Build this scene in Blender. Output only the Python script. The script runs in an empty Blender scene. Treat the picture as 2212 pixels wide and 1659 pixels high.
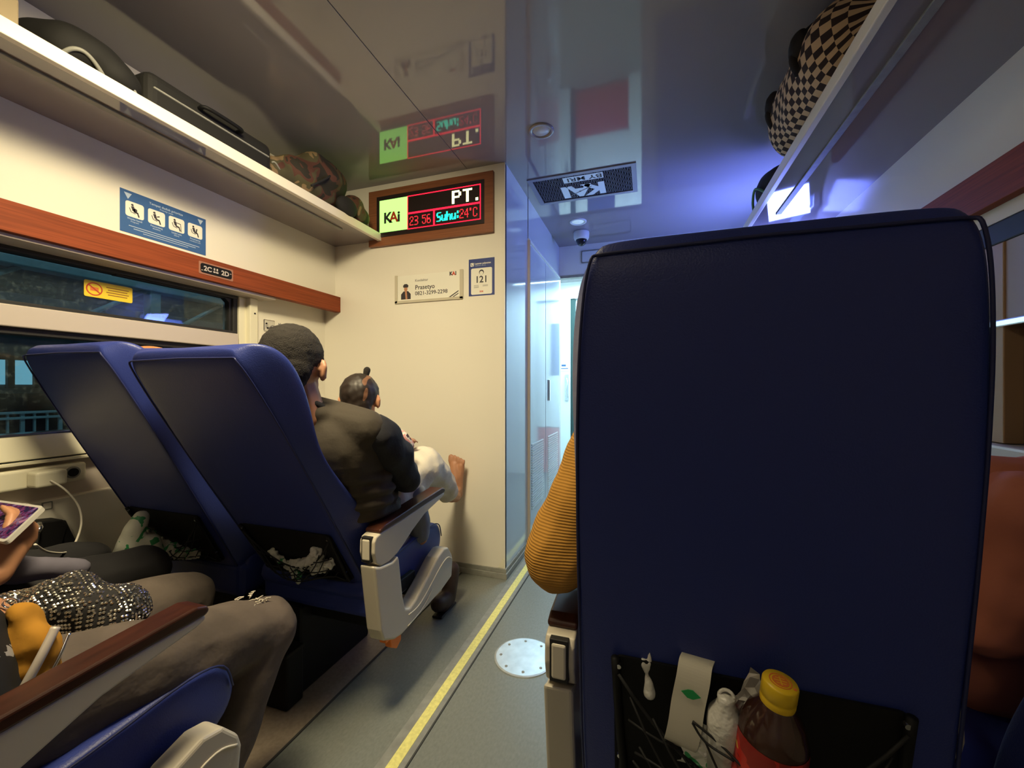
import bpy, bmesh, math, random
from mathutils import Vector, Matrix
random.seed(4)
SC = bpy.context.scene
COL = SC.collection
PI = math.pi

# ------------------------------------------------------------------ camera
cd = bpy.data.cameras.new('camera'); cam = bpy.data.objects.new('camera', cd); COL.objects.link(cam)
cam.location = (0, 0, 1.01)
cam.rotation_euler = (PI/2, 0, math.atan(294/884))
cd.sensor_width = 36; cd.lens = 36*884/2212; cd.shift_y = 7.5/2212; cd.clip_start = .02
SC.camera = cam

# ------------------------------------------------------------------ world, lights, exposure
w = bpy.data.worlds.new('night'); SC.world = w; w.use_nodes = True
w.node_tree.nodes['Background'].inputs[0].default_value = (.010, .016, .022, 1)
w.node_tree.nodes['Background'].inputs[1].default_value = 1
SC.view_settings.view_transform = 'Standard'; SC.view_settings.look = 'None'
SC.view_settings.exposure = 0.0; SC.view_settings.gamma = 1; SC.view_settings.use_curve_mapping = False

def area(name, loc, rot, sx, sy, power, color, spread=PI):
    l = bpy.data.lights.new(name, 'AREA'); l.shape = 'RECTANGLE'; l.size = sx; l.size_y = sy
    l.energy = power; l.color = color; l.spread = spread
    o = bpy.data.objects.new(name, l); o.location = loc; o.rotation_euler = rot; COL.objects.link(o); return o
WARM = (1, .84, .52); COOL = (.55, .85, 1.0); BLUE = (.16, .22, 1.0)
area('cabin_lamp_light', (-.72, .62, 2.150), (math.radians(24), math.radians(26), 0), .36, .56, 42, WARM, math.radians(135))
area('cabin_lamp_light', (-.49, -1.4, 2.155), (math.radians(15), math.radians(22), 0), .36, .8, 5.5, (1, .86, .66))
area('vestibule_lamp_light', (-.45, 4.0, 2.17), (0, 0, 0), .9, .8, 46, COOL)
area('added_blue_light', (.84, 2.86, 1.70), (0, math.radians(138), 0), .08, .34, 9, (.17, .26, 1.0), math.radians(125))  # added unseen source for the blue glow on the ceiling
nl_ = area('added_blue_rack_light', (.76, 2.72, 1.68), (0, 0, 0), .20, .16, 5, (.16, .22, 1.0))  # added second blue source, spreads the glow along the rack underside
nl_.rotation_euler = Vector((-.30, -.75, .58)).to_track_quat('-Z', 'Y').to_euler()
area('platform_lamp_light', (-3.2, 2.0, 4.5), (0, math.radians(-30), 0), 1.5, 6, 60, (.50, .86, 1.0))

# ------------------------------------------------------------------ materials
def nd(nt, t, **k):
    n = nt.nodes.new(t)
    for a, v in k.items(): setattr(n, a, v)
    return n
def mat(name, col, rough=.5, metal=0, bump=0, bscale=200, var=0, vscale=8, emit=None, estr=0, spec=.5, coat=0, bdist=.002, stretch=None):
    m = bpy.data.materials.new(name); m.use_nodes = True; nt = m.node_tree; p = nt.nodes['Principled BSDF']
    p.inputs['Base Color'].default_value = (*col, 1); p.inputs['Roughness'].default_value = rough
    p.inputs['Metallic'].default_value = metal; p.inputs['Specular IOR Level'].default_value = spec
    p.inputs['Coat Weight'].default_value = coat; p.inputs['Coat Roughness'].default_value = .05
    if emit: p.inputs['Emission Color'].default_value = (*emit, 1); p.inputs['Emission Strength'].default_value = estr
    if bump or var:
        tc = nd(nt, 'ShaderNodeTexCoord'); mp = nd(nt, 'ShaderNodeMapping'); nt.links.new(tc.outputs['Object'], mp.inputs[0])
        if stretch: mp.inputs['Scale'].default_value = stretch
    if bump:
        n = nd(nt, 'ShaderNodeTexNoise'); n.inputs['Scale'].default_value = bscale; n.inputs['Detail'].default_value = 3
        b = nd(nt, 'ShaderNodeBump'); b.inputs['Strength'].default_value = bump; b.inputs['Distance'].default_value = bdist
        nt.links.new(mp.outputs[0], n.inputs[0]); nt.links.new(n.outputs[0], b.inputs['Height']); nt.links.new(b.outputs[0], p.inputs['Normal'])
    if var:
        n = nd(nt, 'ShaderNodeTexNoise'); n.inputs['Scale'].default_value = vscale; n.inputs['Detail'].default_value = 4
        r = nd(nt, 'ShaderNodeValToRGB'); r.color_ramp.elements[0].position = .3; r.color_ramp.elements[1].position = .7
        r.color_ramp.elements[0].color = (*[c*(1-var) for c in col], 1); r.color_ramp.elements[1].color = (*[min(1, c*(1+var)) for c in col], 1)
        nt.links.new(mp.outputs[0], n.inputs[0]); nt.links.new(n.outputs[0], r.inputs[0]); nt.links.new(r.outputs[0], p.inputs['Base Color'])
    return m
def emis(name, col, s):
    m = bpy.data.materials.new(name); m.use_nodes = True; nt = m.node_tree; nt.nodes.clear()
    e = nd(nt, 'ShaderNodeEmission'); e.inputs[0].default_value = (*col, 1); e.inputs[1].default_value = s
    o = nd(nt, 'ShaderNodeOutputMaterial'); nt.links.new(e.outputs[0], o.inputs[0]); return m
def noise_mat(name, stops, scale, rough=.8, detail=2, bump=.3, kind='noise', stretch=(1, 1, 1)):
    m = bpy.data.materials.new(name); m.use_nodes = True; nt = m.node_tree; p = nt.nodes['Principled BSDF']
    p.inputs['Roughness'].default_value = rough
    tc = nd(nt, 'ShaderNodeTexCoord'); mp = nd(nt, 'ShaderNodeMapping'); mp.inputs['Scale'].default_value = stretch
    n = nd(nt, 'ShaderNodeTexNoise'); n.inputs['Scale'].default_value = scale; n.inputs['Detail'].default_value = detail; n.inputs['Distortion'].default_value = .6
    r = nd(nt, 'ShaderNodeValToRGB'); r.color_ramp.interpolation = 'CONSTANT'
    el = r.color_ramp.elements; el[0].position = stops[0][0]; el[0].color = (*stops[0][1], 1); el[1].position = stops[1][0]; el[1].color = (*stops[1][1], 1)
    for s, c in stops[2:]: e = el.new(s); e.color = (*c, 1)
    b = nd(nt, 'ShaderNodeBump'); b.inputs['Strength'].default_value = bump; b.inputs['Distance'].default_value = .003
    L = nt.links.new; L(tc.outputs['Object'], mp.inputs[0]); L(mp.outputs[0], n.inputs[0]); L(n.outputs[0], r.inputs[0]); L(r.outputs[0], p.inputs['Base Color'])
    L(n.outputs[0], b.inputs['Height']); L(b.outputs[0], p.inputs['Normal']); return m
def wave_mat(name, col, scale, depth, rough=.9, axis='Z'):
    m = mat(name, col, rough); nt = m.node_tree; p = nt.nodes['Principled BSDF']
    tc = nd(nt, 'ShaderNodeTexCoord'); wv = nd(nt, 'ShaderNodeTexWave'); wv.bands_direction = axis
    wv.inputs['Scale'].default_value = scale; wv.inputs['Distortion'].default_value = .6
    b = nd(nt, 'ShaderNodeBump'); b.inputs['Strength'].default_value = .7; b.inputs['Distance'].default_value = depth
    L = nt.links.new; L(tc.outputs['Object'], wv.inputs[0]); L(wv.outputs[1], b.inputs['Height']); L(b.outputs[0], p.inputs['Normal']); return m
def checker_mat():
    m = mat('checker_cloth', (.4, .3, .2), .9); nt = m.node_tree; p = nt.nodes['Principled BSDF']
    u = nd(nt, 'ShaderNodeUVMap'); c = nd(nt, 'ShaderNodeTexChecker'); c.inputs['Scale'].default_value = 1
    c.inputs[1].default_value = (.62, .46, .30, 1); c.inputs[2].default_value = (.03, .018, .02, 1)
    nt.links.new(u.outputs[0], c.inputs[0]); nt.links.new(c.outputs[0], p.inputs['Base Color']); return m
def glass_mat(name, tint=(.8, .95, 1), refl=.5, dirt=.5):
    m = bpy.data.materials.new(name); m.use_nodes = True; nt = m.node_tree; nt.nodes.clear()
    t = nd(nt, 'ShaderNodeBsdfTransparent'); t.inputs[0].default_value = (*tint, 1)
    g = nd(nt, 'ShaderNodeBsdfGlossy'); g.inputs['Roughness'].default_value = .02; g.inputs[0].default_value = (refl, refl, refl, 1)
    f = nd(nt, 'ShaderNodeFresnel'); f.inputs[0].default_value = 1.5; x = nd(nt, 'ShaderNodeMixShader'); o = nd(nt, 'ShaderNodeOutputMaterial')
    L = nt.links.new; L(f.outputs[0], x.inputs[0]); L(t.outputs[0], x.inputs[1]); L(g.outputs[0], x.inputs[2])
    d = nd(nt, 'ShaderNodeBsdfDiffuse'); d.inputs[0].default_value = (.42, .55, .58, 1); tc = nd(nt, 'ShaderNodeTexCoord')
    n = nd(nt, 'ShaderNodeTexNoise'); n.inputs['Scale'].default_value = 55; n.inputs['Detail'].default_value = 8; n.inputs['Roughness'].default_value = .7
    r = nd(nt, 'ShaderNodeValToRGB'); r.color_ramp.elements[0].position = .52; r.color_ramp.elements[1].position = .82; r.color_ramp.elements[1].color = (dirt, dirt, dirt, 1); r.color_ramp.elements[0].color = (.02, .02, .02, 1)
    y = nd(nt, 'ShaderNodeMixShader'); L(tc.outputs['Object'], n.inputs[0]); L(n.outputs[0], r.inputs[0]); L(r.outputs[0], y.inputs[0]); L(x.outputs[0], y.inputs[1]); L(d.outputs[0], y.inputs[2]); L(y.outputs[0], o.inputs[0]); return m

K = {}
K['wall'] = mat('cream_laminate', (.80, .76, .66), .16, spec=.35, bump=.05, bscale=3, bdist=.01)
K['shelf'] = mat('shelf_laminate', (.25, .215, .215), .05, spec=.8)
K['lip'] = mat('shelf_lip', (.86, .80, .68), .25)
K['ceil'] = mat('ceiling_laminate', (.30, .275, .29), .055, spec=.9)
K['corr'] = mat('corridor_laminate', (.66, .74, .80), .08, spec=.6)
K['white'] = mat('white_panel', (.82, .86, .86), .3)
K['wood'] = mat('red_wood_trim', (.235, .050, .015), .6, spec=.25, var=.25, vscale=30, stretch=(1, .15, 8))
K['frame'] = mat('led_wood_frame', (.24, .085, .035), .4, var=.2, vscale=40, stretch=(.2, 1, 6))
K['floor'] = mat('grey_vinyl', (.205, .215, .190), .42, var=.10, vscale=150, bump=.15, bscale=700, bdist=.0005, stretch=(1, .5, 1))
K['floor2'] = mat('brown_vinyl', (.34, .27, .21), .45, var=.12, vscale=90, bump=.1, bscale=500, bdist=.0005)
K['yellow'] = mat('yellow_strip', (.85, .78, .26), .5, var=.12, vscale=90)
K['greytrim'] = mat('grey_trim', (.27, .27, .24), .5, var=.15, vscale=30)
K['darkline'] = mat('dark_seam', (.05, .05, .045), .7)
K['steel'] = mat('steel_plate', (.62, .66, .68), .38, .55, var=.12, vscale=25)
K['chrome'] = mat('chrome', (.8, .8, .8), .2, 1)
K['alu'] = mat('window_rail', (.56, .49, .43), .4, .1)
K['post'] = mat('cream_post', (.78, .74, .58), .4)
K['rubber'] = mat('black_rubber', (.015, .014, .014), .6)
K['black'] = mat('black_plastic', (.006, .006, .007), .6, spec=.25)
K['lea'] = mat('blue_leather', (.026, .042, .215), .40, bump=.35, bscale=420, bdist=.0015, spec=.45)
K['pip'] = mat('piping_leather', (.016, .022, .10), .5)
K['beige'] = mat('beige_plastic', (.60, .54, .43), .38, bump=.08, bscale=600, bdist=.0005)
K['beige2'] = mat('beige_plastic_insert', (.66, .60, .48), .4)
K['armw'] = mat('dark_wood_pad', (.050, .015, .008), .3, var=.35, vscale=18, stretch=(3, .6, 3))
K['orange'] = mat('orange_plastic', (.85, .22, .03), .5)
K['paper'] = mat('off_white_paper', (.80, .78, .68), .45)
K['navy'] = mat('navy_print', (.025, .045, .20), .45)
K['blue'] = mat('sticker_blue', (.040, .115, .30), .5)
K['ink'] = mat('dark_ink', (.035, .03, .035), .6)
K['ink2'] = mat('grey_ink', (.25, .24, .22), .6)
K['redink'] = mat('red_ink', (.55, .05, .02), .5)
K['orink'] = mat('orange_ink', (.75, .20, .04), .5)
K['yel'] = mat('sticker_yellow', (.80, .58, .03), .5)
K['yink'] = mat('brown_ink', (.30, .12, .02), .6)
K['lblue'] = mat('pale_blue_ink', (.45, .55, .68), .6)
K['glass'] = glass_mat('window_glass', (.86, .95, .96), .5, .16)
K['skin'] = mat('brown_skin', (.42, .20, .11), .5, var=.12, vscale=14)
K['skin2'] = mat('tan_skin', (.50, .24, .13), .5, var=.1, vscale=14)
K['hair'] = mat('black_hair', (.010, .0065, .004), .85, bump=.9, bscale=350, bdist=.004)
K['hairc'] = noise_mat('thin_child_hair', [(0, (.02, .013, .01)), (.56, (.16, .075, .04)), (.63, (.03, .018, .012))], 9, .5)
K['jack'] = mat('brown_jacket', (.045, .035, .024), .85, bump=.3, bscale=60, bdist=.004)
K['sleeve'] = mat('black_sleeve', (.010, .010, .015), .85, bump=.4, bscale=40, bdist=.006)
K['trw'] = mat('cream_trousers', (.72, .66, .54), .85, bump=.6, bscale=22, bdist=.01)
K['jean'] = mat('grey_jeans', (.105, .082, .068), .9, bump=.5, bscale=25, bdist=.008, var=.25, vscale=10)
K['bj'] = mat('blue_grey_trousers', (.22, .24, .27), .9, bump=.4, bscale=30)
K['pink'] = noise_mat('pink_stripe', [(0, (.75, .35, .33)), (.5, (.80, .70, .62)), (.62, (.05, .02, .03))], 28)
K['must'] = wave_mat('mustard_knit', (.50, .24, .035), 62, .0012)
K['salm'] = mat('salmon_cloth', (.62, .20, .11), .8, bump=.3, bscale=60)
K['dark'] = mat('dark_cloth', (.013, .012, .014), .85, bump=.4, bscale=40)
K['spot'] = noise_mat('black_white_print', [(0, (.010, .009, .009)), (.62, (.35, .34, .33))], 26)
K['scarf'] = mat('rust_head_cover', (.42, .17, .06), .8)
K['camo'] = noise_mat('camouflage_cloth', [(0, (.020, .016, .010)), (.42, (.085, .030, .018)), (.5, (.075, .065, .030)), (.6, (.24, .16, .08))], 11, .8)
K['check'] = checker_mat()
K['case'] = mat('dark_suitcase', (.006, .0055, .005), .8, bump=.2, bscale=80)
K['plastic'] = mat('crumpled_plastic', (.74, .72, .66), .3, bump=.8, bscale=45, bdist=.01)
K['pgreen'] = noise_mat('white_green_wrapper', [(0, (.05, .35, .12)), (.42, (.72, .72, .62))], 30, .35, bump=.6)
K['green'] = mat('green_print', (.02, .36, .10), .5)
K['led_off'] = mat('led_panel', (.02, .012, .012), .35)
K['cord'] = mat('elastic_cord', (.008, .008, .009), .7)
K['cable'] = mat('white_cable', (.75, .70, .60), .5)
K['lr'] = emis('led_red', (1, .01, .03), 3.2)
K['lrd'] = emis('led_dim_red', (1, .03, .04), 1.7)
K['lg'] = emis('led_green_panel', (.38, 1, .17), 2.0)
K['lc'] = emis('led_cyan', (.02, 1, .62), 2.2)
K['ly'] = emis('led_cream', (1, .95, .42), 3.4)

# ------------------------------------------------------------------ object helpers
WL = {}
def link(name, me, m=None, parent=None, smooth=False, loc=None):
    o = bpy.data.objects.new(name, me); COL.objects.link(o)
    if m: me.materials.append(m)
    if smooth: me.polygons.foreach_set('use_smooth', [True]*len(me.polygons))
    if me.vertices:
        xs = [v.co.x for v in me.vertices]; ys = [v.co.y for v in me.vertices]; zs = [v.co.z for v in me.vertices]
        c = Vector(((min(xs)+max(xs))/2, (min(ys)+max(ys))/2, min(zs)))
    else: c = Vector((0, 0, 0))
    me.transform(Matrix.Translation(-c)); o.location = c; WL[o.name] = c.copy()
    if parent: o.parent = parent; o.location = c - WL[parent.name]
    return o
def thing(name, label, cat, loc, group=None):
    o = bpy.data.objects.new(name, None); COL.objects.link(o); o.location = loc; o.empty_display_size = .05
    WL[o.name] = Vector(loc); o['label'] = label; o['category'] = cat
    if group: o['group'] = group
    return o
def tag(o, label, cat, group=None):
    o['label'] = label; o['category'] = cat
    if group: o['group'] = group
    return o
def struct(o): o['kind'] = 'structure'; return o
def lab(o, l): o['label'] = l; return o
def pyd(name, vs, fs, m, parent=None, smooth=False):
    me = bpy.data.meshes.new(name); me.from_pydata([tuple(v) for v in vs], [], fs); me.validate(); me.update()
    bm = bmesh.new(); bm.from_mesh(me); bmesh.ops.recalc_face_normals(bm, faces=bm.faces); bm.to_mesh(me); bm.free()
    return link(name, me, m, parent, smooth)
def bmobj(name, bm, m, parent=None, smooth=False):
    me = bpy.data.meshes.new(name); bm.to_mesh(me); bm.free(); return link(name, me, m, parent, smooth)
def bev(bm, r, seg=2):
    if r > 0: bmesh.ops.bevel(bm, geom=bm.edges[:], offset=r, segments=seg, profile=.5, affect='EDGES', clamp_overlap=True)
def addbox(bm, lo, hi):
    r = bmesh.ops.create_cube(bm, size=1)
    for v in r['verts']: v.co = Vector([(lo[i]+hi[i])/2 + v.co[i]*(hi[i]-lo[i]) for i in range(3)])
def box(name, lo, hi, m, parent=None, r=.003, seg=2):
    bm = bmesh.new(); addbox(bm, lo, hi); bev(bm, r, seg); return bmobj(name, bm, m, parent, smooth=False)
def boxes(name, L, m, parent=None, r=0):
    bm = bmesh.new()
    for lo, hi in L: addbox(bm, lo, hi)
    bev(bm, r); return bmobj(name, bm, m, parent)
def prism(name, poly, ax, a, b, m, parent=None, r=0, seg=2, smooth=False):
    # poly in the two remaining axes (ordered), extruded along axis ax between a and b
    bm = bmesh.new()
    def mk(p, t):
        c = [0, 0, 0]; o = [i for i in range(3) if i != ax]; c[o[0]] = p[0]; c[o[1]] = p[1]; c[ax] = t; return bm.verts.new(c)
    A = [mk(p, a) for p in poly]; B = [mk(p, b) for p in poly]; n = len(poly)
    bm.faces.new(A); bm.faces.new(B[::-1])
    for i in range(n): bm.faces.new([A[i], B[i], B[(i+1) % n], A[(i+1) % n]][::-1])
    bmesh.ops.recalc_face_normals(bm, faces=bm.faces)
    if r:
        es = [e for e in bm.edges if e.calc_face_angle(0) > .35]
        bmesh.ops.bevel(bm, geom=es, offset=r, segments=seg, profile=.5, affect='EDGES', clamp_overlap=True)
    return bmobj(name, bm, m, parent, smooth)
def smoothpts(pts, n=6):
    P = [Vector(p) for p in pts]; out = []
    for i in range(len(P)-1):
        p0 = P[max(i-1, 0)]; p1 = P[i]; p2 = P[i+1]; p3 = P[min(i+2, len(P)-1)]
        for k in range(n):
            t = k/n; out.append(.5*((2*p1)+(-p0+p2)*t+(2*p0-5*p1+4*p2-p3)*t*t+(-p0+3*p1-3*p2+p3)*t**3))
    out.append(P[-1]); return out
def addtube(bm, pts, r, seg=8, closed=False):
    P = [Vector(p) for p in pts]; n = len(P); rr = r if isinstance(r, (list, tuple)) else [r]*n; rings = []; nrm = None
    for i in range(n):
        t = (P[(i+1) % n]-P[i-1]) if closed else (P[min(i+1, n-1)]-P[max(i-1, 0)])
        t = t.normalized() if t.length > 1e-9 else Vector((0, 0, 1))
        if nrm is None: nrm = t.orthogonal().normalized()
        nrm = (nrm-t*nrm.dot(t)); nrm = nrm.normalized() if nrm.length > 1e-6 else t.orthogonal().normalized()
        b = t.cross(nrm)
        rings.append([bm.verts.new(P[i]+rr[i]*(math.cos(a)*nrm+math.sin(a)*b)) for a in [2*PI*k/seg for k in range(seg)]])
    for i in range(n if closed else n-1):
        A = rings[i]; B = rings[(i+1) % n]
        for k in range(seg): bm.faces.new([A[k], A[(k+1) % seg], B[(k+1) % seg], B[k]])
    if not closed: bm.faces.new(rings[0][::-1]); bm.faces.new(rings[-1])
def tube(name, pts, r, m, parent=None, seg=8, closed=False):
    bm = bmesh.new(); addtube(bm, pts, r, seg, closed); bmesh.ops.recalc_face_normals(bm, faces=bm.faces); return bmobj(name, bm, m, parent, True)
def cyl(name, c, ax, r, h, m, parent=None, seg=40, b=.0015, r2=None):
    bm = bmesh.new(); bmesh.ops.create_cone(bm, cap_ends=True, segments=seg, radius1=r, radius2=r if r2 is None else r2, depth=h)
    if b: bmesh.ops.bevel(bm, geom=[e for e in bm.edges if e.calc_face_angle(0) > .8], offset=b, segments=2, profile=.5, affect='EDGES')
    R = {0: Matrix.Rotation(PI/2, 4, 'Y'), 1: Matrix.Rotation(PI/2, 4, 'X'), 2: Matrix.Identity(4)}[ax] if isinstance(ax, int) else Vector(ax).to_track_quat('Z', 'Y').to_matrix().to_4x4()
    bm.transform(Matrix.Translation(c) @ R); return bmobj(name, bm, m, parent, False)
def lathe(name, prof, c, axis, m, parent=None, seg=36, smooth=True):
    vs = []; fs = []; n = len(prof)
    for k in range(seg):
        a = 2*PI*k/seg
        for r, z in prof: vs.append(Vector((r*math.cos(a), r*math.sin(a), z)))
    for k in range(seg):
        for i in range(n-1):
            a = k*n+i; b = ((k+1) % seg)*n+i; fs.append((a, b, b+1, a+1))
    q = Vector(axis).to_track_quat('Z', 'Y'); vs = [Vector(c)+q @ v for v in vs]
    me = bpy.data.meshes.new(name); me.from_pydata([tuple(v) for v in vs], [], fs)
    bm = bmesh.new(); bm.from_mesh(me); bmesh.ops.remove_doubles(bm, verts=bm.verts, dist=1e-6); bmesh.ops.recalc_face_normals(bm, faces=bm.faces); bm.to_mesh(me); bm.free()
    return link(name, me, m, parent, smooth)
def rrect(wd, h, r=0, n=4, cx=0, cy=0):
    if r <= 0: return [(cx-wd/2, cy-h/2), (cx+wd/2, cy-h/2), (cx+wd/2, cy+h/2), (cx-wd/2, cy+h/2)]
    out = []
    for sx, sy, a0 in ((1, -1, -PI/2), (1, 1, 0), (-1, 1, PI/2), (-1, -1, PI)):
        for k in range(n+1):
            a = a0+PI/2*k/n; out.append((cx+sx*(wd/2-r)+r*math.cos(a), cy+sy*(h/2-r)+r*math.sin(a)))
    return out
class Fr:   # a flat frame on a surface: origin, right, up
    def __init__(s, o, r, u): s.o = Vector(o); s.r = Vector(r).normalized(); s.u = Vector(u).normalized(); s.n = s.r.cross(s.u)
    def p(s, x, y, d=0): return s.o+s.r*x+s.u*y+s.n*d
    def flat(s, name, poly, m, parent, d0=0, d1=.0008):
        bm = bmesh.new(); A = [bm.verts.new(s.p(x, y, d1)) for x, y in poly]; B = [bm.verts.new(s.p(x, y, d0)) for x, y in poly]; n = len(poly)
        bm.faces.new(A); bm.faces.new(B[::-1])
        for i in range(n): bm.faces.new([A[i], B[i], B[(i+1) % n], A[(i+1) % n]])
        bmesh.ops.recalc_face_normals(bm, faces=bm.faces); return bmobj(name, bm, m, parent)
    def flats(s, name, polys, m, parent, d0=0, d1=.0008):
        bm = bmesh.new()
        for poly in polys:
            A = [bm.verts.new(s.p(x, y, d1)) for x, y in poly]; B = [bm.verts.new(s.p(x, y, d0)) for x, y in poly]; n = len(poly)
            bm.faces.new(A); bm.faces.new(B[::-1])
            for i in range(n): bm.faces.new([A[i], B[i], B[(i+1) % n], A[(i+1) % n]])
        bmesh.ops.recalc_face_normals(bm, faces=bm.faces); return bmobj(name, bm, m, parent)
    def text(s, name, body, size, x, y, m, parent, d=.001, align='LEFT', bold=0, sx=1.0):
        cu = bpy.data.curves.new(name, 'FONT'); cu.body = body; cu.size = size; cu.align_x = align; cu.align_y = 'CENTER'; cu.offset = bold*size; cu.extrude = .0002
        cu.resolution_u = 3
        t = bpy.data.objects.new('tmp', cu); COL.objects.link(t); dg = bpy.context.evaluated_depsgraph_get()
        me = bpy.data.meshes.new_from_object(t.evaluated_get(dg)); bpy.data.objects.remove(t); bpy.data.curves.remove(cu)
        M = Matrix(((s.r.x*sx, s.u.x, s.n.x, 0), (s.r.y*sx, s.u.y, s.n.y, 0), (s.r.z*sx, s.u.z, s.n.z, 0), (0, 0, 0, 1)))
        me.transform(Matrix.Translation(s.p(x, y, d)) @ M); me.name = name
        return link(name, me, m, parent)
def circ(r, cx=0, cy=0, n=20, ry=None): return [(cx+r*math.cos(2*PI*k/n), cy+(ry or r)*math.sin(2*PI*k/n)) for k in range(n)]
def seg2(a, b, wd):
    a = Vector(a); b = Vector(b); d = (b-a).normalized(); q = Vector((-d.y, d.x))*wd/2; return [tuple(a-q), tuple(b-q), tuple(b+q), tuple(a+q)]

def addcap(bm, p0, r0, p1=None, r1=None, sub=2):
    """tapered capsule: hull of two spheres"""
    t = bmesh.new(); bmesh.ops.create_icosphere(t, subdivisions=sub, radius=r0, matrix=Matrix.Translation(p0))
    if p1 is not None: bmesh.ops.create_icosphere(t, subdivisions=sub, radius=r1, matrix=Matrix.Translation(p1))
    if p1 is not None:
        r = bmesh.ops.convex_hull(t, input=t.verts[:])
        bmesh.ops.delete(t, geom=list({g for g in r['geom_interior'] if isinstance(g, bmesh.types.BMVert)}), context='VERTS')
    me = bpy.data.meshes.new('t'); t.to_mesh(me); t.free(); bm.from_mesh(me); bpy.data.meshes.remove(me)
def addell(bm, c, rad, rot=None):
    M = Matrix.Translation(c) @ (rot.to_4x4() if rot else Matrix.Identity(4)) @ Matrix.Diagonal((*rad, 1))
    bmesh.ops.create_icosphere(bm, subdivisions=3, radius=1, matrix=M)
def blob(name, prims, vox, m, parent=None, smooth_it=3, disp=None, stack=None):
    bm = bmesh.new()
    for p in prims:
        if p[0] == 'e': addell(bm, p[1], p[2], p[3] if len(p) > 3 else None)
        elif p[0] == 'b':
            addbox(bm, p[1], p[2])
        else:
            ch = p[1]      # chain [(pt, r), ...]
            for i in range(len(ch)-1): addcap(bm, ch[i][0], ch[i][1], ch[i+1][0], ch[i+1][1])
    me = bpy.data.meshes.new('tmp'); bm.to_mesh(me); bm.free()
    t = bpy.data.objects.new('tmp', me); COL.objects.link(t)
    r = t.modifiers.new('r', 'REMESH'); r.mode = 'VOXEL'; r.voxel_size = vox; r.use_smooth_shade = True
    s = t.modifiers.new('s', 'SMOOTH'); s.iterations = smooth_it; s.factor = .5
    dg = bpy.context.evaluated_depsgraph_get(); me2 = bpy.data.meshes.new_from_object(t.evaluated_get(dg))
    bpy.data.objects.remove(t); bpy.data.meshes.remove(me); me2.name = name; me2.materials.clear()
    if disp:
        nn = [v.normal.copy() for v in me2.vertices]
        for v, nv in zip(me2.vertices, nn): v.co += nv*disp(v.co)
    o = link(name, me2, m, parent, True); return o
from mathutils import noise as mn
def wr(amp, sc, off=0): return lambda co: amp*mn.noise(Vector(co)*sc+Vector((off, off, off)))

# ------------------------------------------------------------------ the setting
LW, LU, RW, CZ, PY, EY = -1.90, -1.82, .90, 2.20, 2.04, 3.42
YB = -2.6
struct(box('floor', (-1.95, YB, -.04), (.95, 4.8, 0), K['floor'], r=0))
fl = struct(box('trim_1', (-1.90, YB, 0), (-.965, PY, .003), K['floor2'], r=.001)); lab(fl, 'brown vinyl strip under the left seats')
struct(box('trim_2', (-.969, YB, 0), (-.963, PY, .004), K['darkline'], r=0))
struct(box('trim_3', (-.69, YB, 0), (-.61, EY, .002), K['greytrim'], r=.0005))
yl = struct(box('trim_4', (-.661, YB, .002), (-.630, EY, .0035), K['yellow'], r=.0005)); lab(yl, 'yellow line along the aisle floor')
struct(box('trim_5', (-.612, YB, .0), (-.607, EY, .0035), K['darkline'], r=0))
# ceiling with recessed seams between panels
cl = struct(box('ceiling', (-1.95, YB, CZ+.004), (.95, 4.8, CZ+.05), K['ceil'], r=0))
for i, (x0, x1) in enumerate(((-1.95, -.9365), (-.9335, .95))):
    box('ceiling_panel', (x0, YB, CZ), (x1, 4.8, CZ+.004), K['ceil'], cl, r=.0008, seg=1)
# left wall: upper part, window opening, lower part
wl = struct(box('wall_left', (-2.0, YB, 1.50), (LU, PY, CZ), K['wall'], r=0))
box('wall_panel', (-2.0, 1.553, .0), (LW, PY, 1.50), K['wall'], wl, r=0)
box('wall_panel', (-2.0, YB, 0), (-1.87, 1.553, .64), K['wall'], wl, r=.004)
box('wall_panel', (-2.0, YB, .64), (-1.90, 1.553, .775), K['alu'], wl, r=0)
box('wall_panel', (-2.0, YB, .775), (-1.93, -.4, 1.50), K['wall'], wl, r=0)
lab(struct(box('trim_6', (LU, YB, 1.468), (-1.78, PY-.001, 1.560), K['wood'], r=.002)), 'red-brown wood strip above the left window')
lab(struct(box('trim_7', (-1.90, YB, 1.455), (-1.80, 1.60, 1.468), K['alu'], r=.002)), 'grey rail under the wood strip')
# window 1
wn = struct(box('window_1', (-1.955, -.4, 1.440), (-1.90, 1.475, 1.50), K['rubber'], r=.004))
box('window_frame', (-1.955, 1.452, .84), (-1.905, 1.478, 1.45), K['rubber'], wn, r=.006)
box('middle_rail', (-1.95, -.4, 1.199), (-1.87, 1.455, 1.268), K['alu'], wn, r=.004)
box('rail_groove', (-1.95, -.4, 1.268), (-1.885, 1.455, 1.281), K['rubber'], wn, r=.002)
box('rail_groove', (-1.95, -.4, 1.178), (-1.89, 1.455, 1.199), K['rubber'], wn, r=.002)
prism('window_sill', [(-1.95, .86), (-1.885, .858), (-1.865, .780), (-1.95, .780)], 1, -.4, 1.455, K['post'], wn, r=.004)
box('sill_strip', (-1.95, -.4, .856), (-1.882, 1.455, .863), K['chrome'], wn, r=.001)
box('sill_strip', (-1.95, -.4, .765), (-1.860, 1.455, .775), K['post'], wn, r=.002)
prism('upper_pane', [(y, z) for y, z in rrect(1.90, .166, .03, 5, .505, 1.362)], 0, -1.936, -1.930, K['glass'], wn)
prism('lower_pane', [(y, z) for y, z in rrect(1.90, .318, .02, 4, .505, 1.022)], 0, -1.936, -1.930, K['glass'], wn)
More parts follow.
